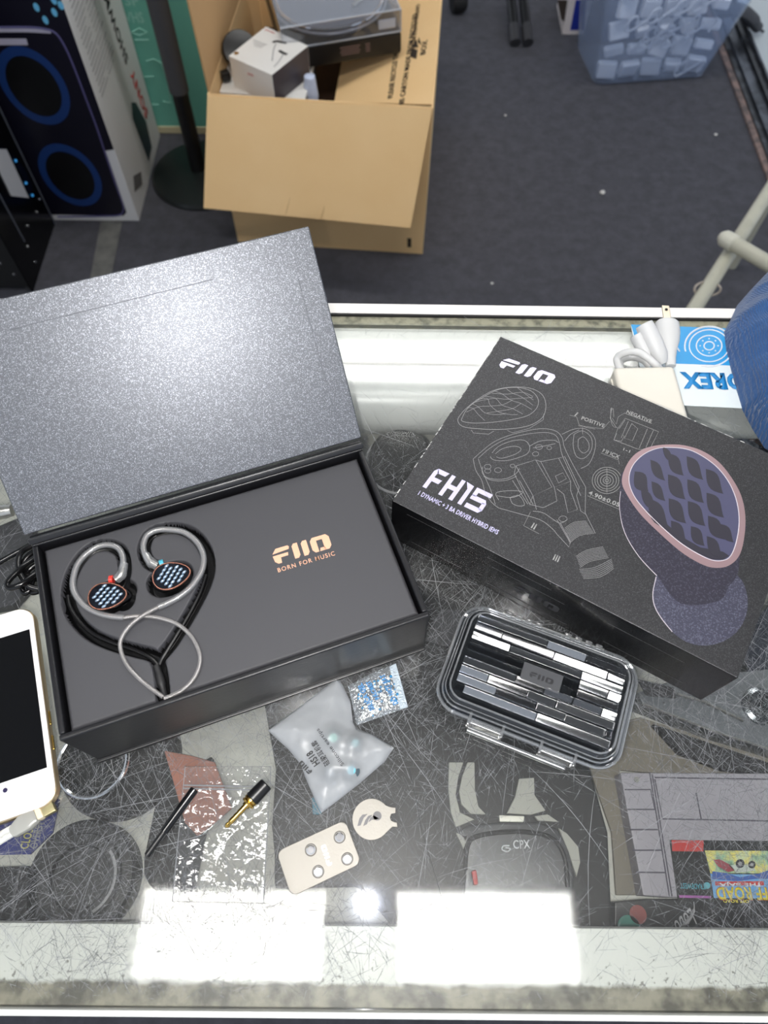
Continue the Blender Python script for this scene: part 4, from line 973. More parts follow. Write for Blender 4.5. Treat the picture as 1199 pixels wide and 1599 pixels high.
# ---------------------------------------------------------------- blue cloth bag at the right edge
bl = [(1140, 500), (1150, 478), (1170, 455), (1199, 425), (1300, 380), (1420, 560), (1400, 720), (1250, 735), (1193, 700), (1175, 672), (1158, 640), (1146, 600), (1133, 550), (1129, 520)]
P = [at(x, y) for x, y in bl]
B = puffy(bl, 0.075, n=34, amp=0.006, seed=9, pw=0.42)
def cloth(name, c1, c2):
    m = mat(name, c1, 0.9, noise_col=(c2, 30, 0.3, 0.75)); nt = m.node_tree; b_ = nt.nodes['Principled BSDF']
    tc = nt.nodes.new('ShaderNodeTexCoord'); w_ = nt.nodes.new('ShaderNodeTexWave'); w_.inputs['Scale'].default_value = 260; w_.inputs['Distortion'].default_value = 3; w_.inputs['Detail'].default_value = 2
    nt.links.new(tc.outputs['Object'], w_.inputs[0]); bp = nt.nodes.new('ShaderNodeBump'); bp.inputs['Strength'].default_value = 0.6; bp.inputs['Distance'].default_value = 0.001
    nt.links.new(w_.outputs['Fac'], bp.inputs['Height']); nt.links.new(bp.outputs[0], b_.inputs['Normal']); b_.inputs['Sheen Weight'].default_value = 0.3
    return m
bc = thing('cloth_bag', 'soft blue fabric bag slumped on the counter at the right edge', 'bag', tuple(at(1200, 580)))
obj('body', B, cloth('blue_fabric', rgb(36, 84, 140), rgb(30, 70, 120)), bc, angle=180)

# ---------------------------------------------------------------- black cord at the left
kc = thing('coiled_cable', 'bundle of coiled black cord tucked against the left side of the gift box', 'cable', tuple(at(20, 880)))
def lp(pts, z, r=0.0021): return tube([at(x, y, GZ+zz) for (x, y), zz in zip(pts, z if isinstance(z, (list, tuple)) else [z]*len(pts))], r, 10, sub=6)
for pts, z in (([(-60, 905), (-20, 888), (10, 872), (44, 853), (60, 845)], 0.004), ([(55, 850), (34, 862), (28, 880), (33, 900), (45, 915), (60, 920)], (.006, .008, .009, .009, .008, .006)),
               ([(58, 868), (36, 885), (18, 902), (11, 912), (16, 918), (32, 913), (50, 900), (64, 885)], (.006, .011, .012, .012, .012, .012, .010, .006)),
               ([(60, 880), (45, 890), (38, 905), (34, 918), (38, 926), (46, 922), (52, 905), (62, 895)], .0045), ([(64, 900), (52, 905), (46, 918), (50, 925), (60, 922), (66, 910)], .003),
               ([(62, 855), (45, 868), (36, 882), (40, 896), (60, 905)], (.005, .006, .0055, .005, .004))):
    obj('cord_loop', lp(pts, z), mat('cord_black', rgb(14, 14, 15), 0.18) if 'cord_black' not in bpy.data.materials else bpy.data.materials['cord_black'], kc)
rod = thing('metal_rod', 'short silver metal rod poking in at the left edge beside the raised lid', 'metal rod', tuple(at(0, 798)))
p0, p1 = at(-70, 812, GZ+.008), at(19, 797, GZ+.008); ax = (p1-p0).normalized(); L_ = (p1-p0).length
obj('shaft', lathe([(0.002, 0), (0.0045, 0), (0.0045, L_*0.55), (0.0050, L_*0.56), (0.0050, L_*0.9), (0.0044, L_*0.93), (0.0044, L_), (0.002, L_)], p0, ax, 24), M['steel'], rod)
obj('grip', lathe([(0.002, -0.02), (0.0062, -0.02), (0.0062, L_*0.45), (0.004, L_*0.46)], p0+Vector((0, 0, 0)), ax, 24), M['black_plastic'], rod)

# ---------------------------------------------------------------- the phone that takes the picture (seen mirrored in the glass)
cp_ = thing('camera_phone', 'dark smartphone seen only mirrored in the glass near the front rail', 'smartphone', tuple(CAM))
PH = Matrix.Translation(CAM) @ mr.to_4x4() @ Matrix.Translation((-0.0175, -0.063, 0.0045))
Bq = bmesh.new(); vs = [Bq.verts.new((x, y, -0.004)) for x, y in rrect(0.083, 0.150, 0.012)]; f_ = Bq.faces.new(vs)
r_q = bmesh.ops.extrude_face_region(Bq, geom=[f_]); bmesh.ops.translate(Bq, vec=(0, 0, 0.008), verts=[g for g in r_q['geom'] if isinstance(g, bmesh.types.BMVert)])
bmesh.ops.transform(Bq, matrix=PH, verts=Bq.verts)
obj('body', Bq, mat('phone_back', rgb(30, 40, 60), 0.4), cp_)

# ================================================================ things under the glass, on the shelf
ZS = 0.84
def flat(name, pts, z1, th, m, label, cat, bev=0.001, parts=None, group=None):
    P = [at(x, y, z1) for x, y in pts]; c = sum(P, Vector((0, 0, 0)))/len(P)
    t = thing(name, label, cat, (c.x, c.y, z1-th), group)
    return t, obj('body', pxp(pts, z1, th, bev), m, t)
# big black case that fills the middle of the shelf
t, o = flat('black_equipment_case', [(395, 1000), (600, 830), (740, 840), (930, 960), (985, 1075), (905, 1140), (950, 1300), (958, 1480), (640, 1480), (560, 1385), (428, 1388), (428, 1335), (424, 1290), (430, 1200)], ZS+0.020, 0.0195, mat('case_black', rgb(15, 16, 19), 0.6), 'large dark equipment case under the middle of the counter glass', 'case', 0.003)
def on(z, pts): return [at(x, y, z) for x, y in pts]
zt = ZS+0.0205
obj('seam', tube(on(zt, [(640, 1200), (660, 1300), (690, 1400)]), 0.0006, 5), M['dark_grey'], t)
# goggles with straps
gg = thing('strapped_goggles', 'grey strapped goggles lettered CPX under the glass below the clear case', 'goggles', tuple(at(820, 1300, zt)))
def g5(pts): return [(600+x/3.33, 1100+y/3.33) for x, y in pts]
strapm = mat('strap_grey', rgb(168, 168, 160), 0.8)
for pts in ([(335, 300), (412, 300), (385, 380), (372, 470), (395, 560), (470, 598), (372, 640), (345, 560), (332, 440)], [(432, 300), (470, 300), (472, 440), (490, 530), (530, 572), (450, 570), (400, 520), (388, 450), (405, 370)],
            [(700, 385), (780, 380), (782, 470), (840, 552), (760, 575), (636, 567), (680, 480)], [(905, 640), (950, 670), (1010, 740), (1020, 820), (1000, 900), (955, 760)], [(372, 668), (440, 678), (412, 755)], [(780, 580), (850, 570), (910, 612), (800, 605)]):
    obj('strap', pxp(g5(pts), zt+0.006, 0.004, 0.0008), strapm, gg)
obj('buckle', pxp(g5([(596, 575), (730, 580), (726, 612), (600, 610)]), zt+0.009, 0.004, 0.0008), mat('buckle_white', rgb(230, 228, 215), 0.3), gg)
vis = g5([(372, 668), (440, 625), (600, 612), (800, 612), (900, 645), (965, 760), (990, 900), (960, 1130), (880, 1240), (500, 1240), (400, 1130), (420, 860), (430, 740)])
obj('visor', pxp(vis, zt+0.006, 0.006, 0.002), mat('visor_grey', rgb(62, 63, 66), 0.25), gg)
obj('visor_frame', tube(on(zt+0.008, g5([(420, 860), (432, 740), (470, 690), (600, 665), (760, 665), (880, 700), (940, 800), (955, 950)])), 0.0016, 8, sub=5), M['black_plastic'], gg)
text('print', 'CPX', at(*g5([(672, 752)])[0], zt+0.0065), at(*g5([(760, 750)])[0], zt+0.0065), UP, M['ink_white'], gg, h=0.006, t=0.0003)
obj('logo_print', tube(on(zt+0.007, g5([(650, 735), (620, 735), (612, 755), (640, 765), (655, 750), (630, 745)])), 0.0005, 5, sub=3), M['ink_white'], gg)
# black lens cap
c = at(124, 1370, ZS+0.022); R_ = 0.0385
lc = thing('round_lens_cap', 'large round black cap under the glass at the lower left', 'cap', (c.x, c.y, ZS))
obj('disc', lathe([(0.001, 0), (R_, 0), (R_, 0.018), (R_-0.002, 0.020), (R_-0.009, 0.020), (R_-0.010, 0.0225), (R_-0.017, 0.0225), (R_-0.0185, 0.0195), (0.001, 0.0195)], (c.x, c.y, ZS), UP, 64), mat('cap_black', rgb(30, 30, 32), 0.45), lc)
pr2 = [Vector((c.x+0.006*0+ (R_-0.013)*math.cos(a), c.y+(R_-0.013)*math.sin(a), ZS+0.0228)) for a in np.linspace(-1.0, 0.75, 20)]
obj('shiny_edge', tube(pr2, 0.0010, 6, flat=0.3), M['ink_grey'], lc)  # grey arc paints a glint on one side of the cap's ridge
# dark round tray with glass dish
c = at(186, 1182, ZS+0.012)
dp = thing('round_black_pad', 'round black pad under the glass below the corner of the gift box', 'pad', (c.x, c.y, ZS))
obj('disc', lathe([(0.001, 0), (0.046, 0), (0.046, 0.010), (0.044, 0.012), (0.001, 0.012)], (c.x, c.y, ZS), UP, 64), M['black_matte'], dp)
c = at(146, 1190, ZS+0.03)
gd = thing('glass_dish', 'small silver rimmed glass dish under the counter beside the smartphone', 'dish', (c.x, c.y, ZS+0.0122))
obj('dish', lathe([(0.001, 0), (0.020, 0), (0.026, 0.010), (0.0265, 0.018), (0.0235, 0.018), (0.019, 0.006), (0.001, 0.004)], (c.x, c.y, ZS+0.0122), UP, 48), mat('smoky_glass', rgb(48, 50, 52), 0.12), gd)
obj('rim', tube([Vector((x, y, ZS+0.031)) for x, y in circ((c.x, c.y), 0.0255, 48)], 0.0017, 8, closed=True), M['chrome'], gd)
# blue card
cq2 = thing('closeout_card', 'dark blue printed card under the white charging cable', 'card', tuple(at(40, 1300, ZS)))
obj('card', pxp([(-60, 1262), (70, 1244), (93, 1248), (82, 1300), (47, 1334), (-60, 1336)], ZS+0.0025, 0.002), mat('navy_card', rgb(30, 40, 120), 0.5), cq2)
text('print', 'CLOSEOUT', at(44, 1326, ZS+0.0026), at(62, 1262, ZS+0.0026), UP, mat('ink_yellow', rgb(200, 195, 110), 0.5), cq2, h=0.0065, t=0.0002)
text('print', 'OVERSTOCK', at(58, 1325, ZS+0.0026), at(76, 1258, ZS+0.0026), UP, M['ink_grey'], cq2, h=0.006, t=0.0002)
obj('underline', pxp([(51, 1326), (53, 1326), (64, 1275), (62.5, 1275)], ZS+0.0028, 0.0002), M['ink_grey'], cq2)
t, o = flat('black_box', [(-60, 1356), (44, 1352), (40, 1470), (-60, 1475)], ZS+0.035, 0.0345, M['black_matte'], 'black box under the glass at the bottom left corner', 'box')
obj('glossy_rib', tube(on(ZS+0.036, [(32, 1356), (22, 1400), (20, 1450)]), 0.0014, 8, sub=4), M['dark_grey'], t)
t, o = flat('black_phone_case', [(247, 1230), (330, 1180), (345, 1240), (320, 1300), (300, 1396), (262, 1394), (237, 1388), (224, 1368), (224, 1340)], ZS+0.010, 0.0095, M['black_matte'], 'flat black slab with a rounded corner under the black cleaning stick', 'case', 0.002)
t, o = flat('salmon_cloth', [(256, 1172), (300, 1180), (335, 1190), (362, 1262), (335, 1285), (308, 1306), (288, 1284), (270, 1220)], ZS+0.014, 0.003, mat('salmon_fabric', rgb(176, 118, 100), 0.9, bump=(120, 0.5, 0.002)), 'salmon pink piece of fabric under the clear zip bag', 'fabric')  # flat salmon-coloured piece with a fine bump
t, o = flat('teal_tab', [(486, 1245), (502, 1245), (502, 1272), (488, 1272)], ZS+0.026, 0.005, mat('teal', rgb(45, 120, 145), 0.5), 'small teal tab below the tip of the frosted bag', 'tab')
t, o = flat('red_marker', [(736, 1360), (744, 1358), (747, 1381), (740, 1383)], ZS+0.036, 0.004, M['ink_red'], 'tiny red stick under the glass on the grey goggles', 'marker')
t, o = flat('grey_fabric_strip', [(690, 950), (740, 955), (700, 1010), (660, 1000)], ZS+0.024, 0.003, M['dark_grey'], 'dark grey strip in the gap between gift box and clear case', 'strip')
# dark smoked jar
c = at(622, 778, ZS+0.01)
jr = thing('smoked_jar', 'smoky dark clear plastic jar standing under the glass between the two boxes', 'jar', (c.x, c.y, ZS))
obj('jar_body', lathe([(0.001, 0.0), (0.028, 0.0), (0.030, 0.004), (0.030, 0.070), (0.026, 0.085), (0.022, 0.090), (0.001, 0.0905)], (c.x, c.y, ZS+0.0003), UP, 48), clear('smoked', (0.42, 0.42, 0.43, 1), 0.12, 1.5, haze=0.05, hazecol=(0.2, 0.2, 0.21, 1)), jr)
obj('jar_base', lathe([(0.001, 0), (0.027, 0), (0.027, 0.008), (0.001, 0.008)], (c.x, c.y, ZS+0.001), UP, 40), M['dark_grey'], jr)
obj('jar_ring', tube([Vector((x, y, ZS+0.072)) for x, y in circ((c.x, c.y), 0.0300, 40)], 0.0012, 6, closed=True), M['ink_grey'], jr)
# game cartridge
zt2 = ZS+0.020
gc = thing('game_cartridge', 'grey plastic game cartridge with off road racing label under the glass at right', 'game cartridge', tuple(at(1090, 1300, ZS)))
gm = mat('cartridge_grey', rgb(158, 154, 162), 0.5, bump=(400, 0.1, 0.0005))
obj('shell', pxp([(968, 1206), (1330, 1208), (1362, 1402), (1050, 1402), (1004, 1399)], zt2, 0.0195, 0.0015), gm, gc)
def g6(pts): return [(900+x/3.719, 1050+y/3.719) for x, y in pts]
B = bmesh.new()
for pts in ([(425, 580), (540, 1300)], [(440, 590), (555, 1300)], [(280, 680), (430, 680), (455, 790)], [(295, 795), (455, 795)], [(310, 912), (480, 912)], [(325, 1032), (500, 1032)], [(345, 1160), (520, 1162)], [(455, 620), (500, 850), (1112, 862)], [(695, 700), (725, 855)], [(455, 610), (1112, 620)]):
    tube(on(zt2+0.0002, g6(pts)), 0.00055, 5, bm=B, flat=0.5)
obj('moulded_grooves', B, mat('groove_grey', rgb(84, 80, 92), 0.6), gc)
p = at(*g6([(348, 622)])[0], zt2); obj('screw', lathe([(0.0001, 0), (0.002, 0), (0.002, 0.0008), (0.0001, 0.0008)], (p.x, p.y, zt2), UP, 16), M['steel'], gc)
la = obj('label', pxp(g6([(540, 972), (1600, 985), (1640, 1338), (590, 1330)]), zt2+0.0006, 0.0006), mat('label_black', rgb(16, 18, 18), 0.35), gc)
zl = zt2+0.0007
def lab_(pts, m, lvl=0, name='label_print'): return obj(name, plate([at(x, y, zl+0.00012*lvl) for x, y in g6(pts)], UP, 0.0001), m, la, smooth=False)
lab_([(552, 974), (738, 976), (736, 1040), (556, 1038)], M['ink_red'])
lab_([(595, 1293), (782, 1298), (780, 1312), (598, 1308)], mat('ink_purple', rgb(150, 80, 150), 0.5))
def picmat():
    m = mat('label_picture', rgb(210, 205, 110), 0.4); nt = m.node_tree; b_ = nt.nodes['Principled BSDF']; tc = nt.nodes.new('ShaderNodeTexCoord')
    n_ = nt.nodes.new('ShaderNodeTexNoise'); n_.inputs['Scale'].default_value = 90; n_.inputs['Detail'].default_value = 4; nt.links.new(tc.outputs['Object'], n_.inputs[0])
    r_ = nt.nodes.new('ShaderNodeValToRGB'); e = r_.color_ramp.elements; e[0].position = 0.34; e[0].color = rgb(70, 110, 95); e[1].position = 0.6; e[1].color = rgb(226, 214, 110)
    k = e.new(0.46); k.color = rgb(150, 185, 150); k = e.new(0.7); k.color = rgb(196, 208, 160)
    nt.links.new(n_.outputs[0], r_.inputs[0]); nt.links.new(r_.outputs[0], b_.inputs['Base Color']); return m
lab_([(745, 1034), (1600, 1040), (1600, 1180), (778, 1170)], picmat())
lab_([(776, 1165), (1600, 1170), (1620, 1318), (798, 1310)], mat('sky_blue', rgb(110, 165, 215), 0.4))
lab_([(790, 1155), (870, 1165), (950, 1190), (1050, 1170), (1112, 1150), (1600, 1150), (1600, 1200), (1050, 1198), (930, 1212), (785, 1200)], mat('river_blue', rgb(50, 90, 170), 0.4), 1)
lab_([(795, 1088), (830, 1085), (890, 1115), (920, 1150), (880, 1160), (820, 1125)], mat('truck_red', rgb(150, 60, 70), 0.4), 1)
lab_([(885, 1120), (960, 1115), (1030, 1130), (1040, 1150), (930, 1165)], mat('truck_white', rgb(190, 200, 190), 0.4), 1)
for (x, y, r_) in ((950, 1110, 26), (1018, 1116, 22)): lab_([(x+r_*math.cos(a), y+r_*math.sin(a)) for a in np.linspace(0, 2*PI, 20, endpoint=False)], M['ink_black'], 2, 'wheel_picture'); lab_([(x+r_*.45*math.cos(a), y+r_*.45*math.sin(a)) for a in np.linspace(0, 2*PI, 14, endpoint=False)], M['ink_grey'], 3, 'wheel_picture')
lab_([(804, 1214), (1085, 1212), (1090, 1236), (806, 1238)], M['ink_red'], 1)
yl = mat('ink_yellow2', rgb(222, 205, 50), 0.5)
def gt(s_, a_, b_, h_, m, z=0.0003): return text('label_print', s_, at(*g6([a_])[0], zl+z), at(*g6([b_])[0], zl+z), UP, m, la, h=h_, t=0.0001, bold=0.03)
gt('OFF ROAD', (1165, 1246), (805, 1244), 0.0088, M['ink_red']).location.z += 0
gt('OFF ROAD', (1162, 1248), (808, 1246), 0.0082, yl, 0.00045)
gt('THE BAJA', (1075, 1216), (828, 1216), 0.0030, M['ink_white'], 0.00035)
gt('TRADEWEST', (745, 1228), (600, 1222), 0.0036, mat('ink_teal', rgb(70, 150, 165), 0.5), 0.0002)
gt('OFF ROAD', (1000, 1320), (850, 1318), 0.0020, yl, 0.0002)
lab_([(757+20*math.cos(a), 1238+20*math.sin(a)) for a in np.linspace(0, 2*PI, 20, endpoint=False)], mat('logo_teal', rgb(90, 165, 178), 0.5), 1)
# black case with the script logo
t, o = flat('black_media_case', [(960, 1408), (1010, 1404), (1330, 1404), (1340, 1480), (960, 1480)], ZS+0.018, 0.0175, M['black_plastic'], 'black case with white script lettering below the game cartridge', 'case')
zk = ZS+0.0182
B = text('', 'Lobo', at(1077, 1417, zk), at(1051, 1440, zk), UP, None, None, h=0.010, bold=0.01, bm=bmesh.new(), lean=0.3)
tube(on(zk, [(1083, 1408), (1083, 1422), (1074, 1438), (1058, 1450)]), [0.0004, 0.0010, 0.0012, 0.0004], 6, bm=B, sub=4)
obj('script_logo', B, M['ink_grey'], t)
for (x, y, r_, m_, l_) in ((996, 1428, 0.006, mat('dull_red', rgb(130, 60, 55), 0.5), 'red'), (982, 1449, 0.008, mat('dull_green', rgb(50, 120, 105), 0.5), 'green')):
    p = at(x, y, zk); tt = thing('coloured_dot', 'round dull %s dot sticker on the black case below the cartridge' % l_, 'sticker', (p.x, p.y, zk)); obj('disc', lathe([(0.0001, 0), (r_, 0), (r_, 0.0006), (0.0001, 0.0006)], (p.x, p.y, zk-0.0001), UP, 24), m_, tt)
t, o = flat('taupe_mat', [(900, 1140), (1000, 1120), (1199, 1180), (1240, 1225), (968, 1203), (1003, 1398), (962, 1398), (955, 1300)], ZS+0.004, 0.0035, mat('taupe', rgb(122, 116, 104), 0.7), 'brownish grey mat under the glass left of the game cartridge', 'mat')  # sheet added only to make this part of the shelf darker
# metal drive
zm = ZS+0.030
dr = thing('metal_drive', 'flat silver metal drive under the glass below the corner of the retail box', 'drive', tuple(at(1100, 1110, ZS)))
obj('chassis', pxp([(995, 1082), (1050, 1062), (1240, 1040), (1240, 1180), (1120, 1143), (1003, 1098)], zm, 0.0295, 0.001), mat('drive_grey', rgb(122, 126, 130), 0.35, 0.5), dr)
obj('edge_rail', tube(on(zm+0.001, [(1003, 1099), (1120, 1144), (1240, 1182)]), 0.0010, 6), M['steel'], dr)
obj('edge_rail', tube(on(zm+0.001, [(1057, 1084), (1100, 1096), (1160, 1125)]), 0.0014, 6), M['steel'], dr)
obj('dark_cover', pxp([(995, 1060), (1052, 1074), (1056, 1090), (1010, 1086)], zm+0.002, 0.002), M['dark_grey'], dr)
for x, y in ((1095, 1124), (1037, 1099)):
    p = at(x, y, zm); obj('screw', lathe([(0.0001, 0), (0.0016, 0), (0.0012, 0.0012), (0.0001, 0.0014)], (p.x, p.y, zm), UP, 16), M['chrome'], dr)
p = at(1190, 1102, zm+0.004)
obj('round_dial', lathe([(0.001, 0), (0.0145, 0), (0.0145, 0.003), (0.011, 0.004), (0.011, 0.008), (0.008, 0.0085), (0.007, 0.006), (0.003, 0.006), (0.0025, 0.010), (0.0001, 0.0105)], (p.x, p.y, zm+0.0003), UP, 40), mat('dark_chrome', rgb(120, 124, 128), 0.18, 0.95), dr)
t, o = flat('black_bracket', [(1020, 1130), (1199, 1190), (1240, 1215), (1130, 1202), (1062, 1176)], ZS+0.012, 0.0115, M['black_matte'], 'black bracket between the silver drive and the game cartridge', 'bracket')
t, o = flat('navy_box', [(1150, 1000), (1240, 900), (1240, 1045), (1170, 1052)], ZS+0.026, 0.0255, mat('navy_box', rgb(16, 26, 42), 0.4), 'dark navy box under the glass right of the retail box', 'box')
t, o = flat('disc_case', [(1070, 632), (1240, 640), (1240, 760), (1080, 730)], ZS+0.030, 0.012, mat('disc_black', rgb(26, 22, 26), 0.35), 'dark disc case with red stripe under the glass below the blue and white card', 'disc case')
zd = ZS+0.0302
obj('stripe', plate(on(zd, [(1080, 640), (1180, 651), (1180, 660), (1082, 648)]), UP, 0.0002), mat('stripe_red', rgb(140, 45, 55), 0.5), t)
obj('cover_print', plate(on(zd, [(1083, 649), (1180, 661), (1185, 700), (1090, 690)]), UP, 0.0002), mat('print_grey', rgb(95, 100, 104), 0.5, noise_col=(rgb(160, 162, 165), 260, 0.45, 0.6)), t)
obj('cover_print', plate(on(zd+0.0003, [(1150, 660), (1185, 664), (1195, 700), (1165, 684)]), UP, 0.0002), mat('print_orange', rgb(130, 95, 60), 0.5, noise_col=(rgb(70, 60, 50), 160, 0.4, 0.6)), t)
t, o = flat('charcoal_slab', [(-60, 845), (48, 800), (60, 900), (20, 945), (-60, 960)], ZS+0.012, 0.0115, M['dark_grey'], 'dark grey slab under the glass left of the gift box', 'slab')

# ================================================================ things on the shop floor behind the counter
# ---------------------------------------------------------------- cardboard carton with open flaps
bx, by = 0.108, 1.5835; ba = -0.0735; bw, bd, bh = 0.5215, 0.62, 0.4245
CU = Vector((math.cos(ba), math.sin(ba), 0)); CV = Vector((-math.sin(ba), math.cos(ba), 0)); CO = Vector((bx, by, 0))-CU*bw
def cb3(u, v, z): return CO+CU*u+CV*v+Vector((0, 0, z))
BM = Matrix(((CU.x, CV.x, 0, CO.x), (CU.y, CV.y, 0, CO.y), (0, 0, 1, 0), (0, 0, 0, 1)))
ct = thing('cardboard_carton', 'big open brown cardboard carton with its flaps folded out on the carpet', 'carton', tuple(CO+CU*bw/2+CV*bd/2))
B = bmesh.new(); t_ = 0.005
box((bw/2, t_/2, bh/2), (bw, t_, bh), bm=B, M=BM, bev=0.001); box((bw/2, bd-t_/2, bh/2), (bw, t_, bh), bm=B, M=BM, bev=0.001)
box((t_/2, bd/2, bh/2), (t_, bd-2*t_, bh), bm=B, M=BM, bev=0.001); box((bw-t_/2, bd/2, bh/2), (t_, bd-2*t_, bh), bm=B, M=BM, bev=0.001)
box((bw/2, bd/2, 0.004), (bw-2*t_, bd-2*t_, 0.006), bm=B, M=BM)
obj('carton_walls', B, M['cardboard'], ct)
def flap(q, name='flap', m=None):
    q = [Vector(p) for p in q]; n_ = (q[1]-q[0]).cross(q[3]-q[0]).normalized(); b = plate([p-n_*0.002 for p in q], n_, 0.0045); bevel(b, 0.0012, 2)
    return obj(name, b, m or M['cardboard'], ct)
ff = flap([cb3(0.002, -0.004, bh), cb3(bw-0.002, -0.004, bh), at(641, 356, 0.20), at(318, 325, 0.20)])
B = bmesh.new()
q0, q1, q2, q3 = [cb3(0.002, -0.004, bh), cb3(bw-0.002, -0.004, bh), at(641, 356, 0.20), at(318, 325, 0.20)]
nf = (q1-q0).cross(q3-q0).normalized()
if nf.y > 0: nf = -nf
def fp(u, v): return (q0*(1-u)+q1*u)*(1-v)+(q3*(1-u)+q2*u)*v+nf*0.0030
for (u0, v0, u1, v1) in ((0.46, 0.2, 0.40, 0.98), (0.42, 0.45, 0.395, 0.62), (0.58, 0.8, 0.57, 1.0)):
    tube([fp(u0, v0), fp((u0+u1)/2+0.004, (v0+v1)/2), fp(u1, v1)], 0.0006, 5, bm=B)
obj('crease', B, mat('crease_brown', rgb(176, 136, 90), 0.8), ff)
rf0, rf1 = cb3(bw-0.002, 0.01, bh), cb3(bw-0.002, bd-0.01, bh)
rq2 = at(522, 160, 0.33); dlt = rf1-rf0
rf = flap([rf0, rf1, rq2+dlt, rq2], m=M['cardboard'])
nr = (rf1-rf0).cross(rq2-rf0).normalized()
if nr.z < 0: nr = -nr
def rp(px, py): return hit(px, py, rf0+nr*0.0035, nr)
B = bmesh.new()
for s_, a_, b_, h_ in (('THIS CARTON MADE FROM RECYCLED', (629, 172), (652, 20), 0.013), ('PLEASE RECYCLE THIS BOX', (613, 152), (625, 60), 0.013), ('CAUTION HANDLE WITH CARE', (650, 8), (640, 90), 0.010)):
    B = text('', s_, rp(*a_), rp(*b_), nr, None, None, h=h_, bm=B, t=0.0004)
B = text('', 'BOX', rp(664, 84), rp(668, 62), nr, None, None, h=0.014, bm=B, t=0.0004)
for pts in ([(640, 88), (650, 92), (652, 78), (643, 76)], [(643, 74), (653, 74), (650, 62)], [(652, 66), (654, 58), (658, 70)]):
    B = plate([rp(*p) for p in pts], nr, 0.0004, bm=B)
obj('print', B, M['print_black'], rf)
lf0, lf1 = cb3(0.002, 0.01, bh), cb3(0.002, bd-0.01, bh)
lt = hit(300, 0, cb3(0, 0, 0)+Vector((-0.075, 0.19, 0)), CU)
tilt_ = Vector((-0.006, 0, 0.25))
flap([lf0, lf1, lf1+tilt_, lf0+tilt_], m=M['cardboard_in'])
flap([cb3(0.004, bd, bh), cb3(bw-0.004, bd, bh), cb3(bw-0.004, bd+0.12, bh+0.2), cb3(0.004, bd+0.12, bh+0.2)])
obj('print', plate([hit(x, y, cb3(0, -0.0003, 0), CV) for x, y in ((636, 372), (642, 372), (642, 386), (636, 386))], -CV, 0.0004), M['print_black'], ct)

# ---------------------------------------------------------------- turntable under its clear cover
tz = 0.452
ta0, ta1 = at(440, 73, tz), at(627, 50, tz)
ux_ = (ta1-ta0).normalized(); uy_ = Vector((-ux_.y, ux_.x, 0)); TWd = (ta1-ta0).length
tq = Matrix(((ux_.x, uy_.x, 0, ta0.x), (ux_.y, uy_.y, 0, ta0.y), (0, 0, 1, tz), (0, 0, 0, 1)))
tilt = Matrix.Translation((TWd, 0, 0)) @ Matrix.Rotation(math.radians(-2.0), 4, 'Y') @ Matrix.Translation((-TWd, 0, 0))
tq = tq @ tilt
tt = thing('turntable', 'black record turntable with a clear dust cover inside the open carton', 'turntable', tuple(ta0+ux_*TWd/2))
obj('plinth', box((TWd/2, 0.17, -0.025), (TWd, 0.34, 0.05), bev=0.006, M=tq), M['black_plastic'], tt)
B = bmesh.new()
box((TWd/2, 0.17, 0.049), (TWd-0.004, 0.336, 0.003), bev=0.001, bm=B, M=tq); box((TWd/2, 0.003, 0.025), (TWd-0.004, 0.003, 0.048), bev=0.001, bm=B, M=tq)
box((0.0035, 0.17, 0.025), (0.003, 0.33, 0.048), bev=0.001, bm=B, M=tq); box((TWd-0.0035, 0.17, 0.025), (0.003, 0.33, 0.048), bev=0.001, bm=B, M=tq)
obj('dust_cover', B, clear('dust_cover', (0.93, 0.94, 0.96, 1), 0.05, 1.5, haze=0.05, hazecol=(0.75, 0.77, 0.82, 1)), tt)
B = tube([tq @ Vector(p) for p in ((0.002, 0.002, 0.050), (TWd-0.002, 0.002, 0.050), (TWd-0.002, 0.33, 0.050))], 0.0022, 6)
tube([tq @ Vector(p) for p in ((0.002, 0.001, 0.002), (TWd-0.002, 0.001, 0.002), (TWd-0.002, 0.33, 0.002))], 0.0018, 6, bm=B)
tube([tq @ Vector(p) for p in ((TWd-0.002, 0.001, 0.002), (TWd-0.002, 0.001, 0.050))], 0.002, 6, bm=B)
obj('cover_edge', B, clear('cover_edge', (0.8, 0.8, 0.84, 1), 0.1, 6, haze=0.5, hazecol=(0.8, 0.82, 0.86, 1)), tt)
pc_ = tq @ Vector((TWd*0.50, 0.150, 0.002)); pn = (tq.to_3x3() @ Vector((0, 0, 1)))
obj('platter', lathe([(0.001, 0), (0.128, 0), (0.130, 0.004), (0.130, 0.018), (0.127, 0.020), (0.001, 0.019)], pc_, pn, 72), [mat('platter_grey', rgb(120, 122, 130), 0.35)], tt)
obj('platter_rim', tube([pc_+pn*0.018+(tq.to_3x3() @ Vector((0.130*math.cos(a), 0.130*math.sin(a), 0))) for a in np.linspace(0, 2*PI, 72, endpoint=False)], 0.0040, 8, closed=True), M['chrome'], tt)
B = bmesh.new()
for a, r_ in ((0, 0.138),): tube([pc_+pn*0.012+(tq.to_3x3() @ Vector((r_*math.cos(b_), r_*math.sin(b_), 0))) for b_ in np.linspace(0, 2*PI, 72, endpoint=False)], 0.0030, 6, bm=B, closed=True)
obj('platter_well', B, mat('well_grey', rgb(150, 150, 156), 0.3, 0.5), tt)
obj('tonearm', tube([tq @ Vector(p) for p in ((TWd-0.045, 0.28, 0.03), (TWd-0.045, 0.15, 0.034), (TWd-0.10, 0.085, 0.030))], 0.004, 8, sub=5), M['steel'], tt)
obj('hinge_clip', box((TWd-0.035, 0.004, 0.022), (0.042, 0.006, 0.020), bev=0.002, M=tq), mat('clip_grey', rgb(176, 178, 186), 0.3), tt)
A = bmesh.new()
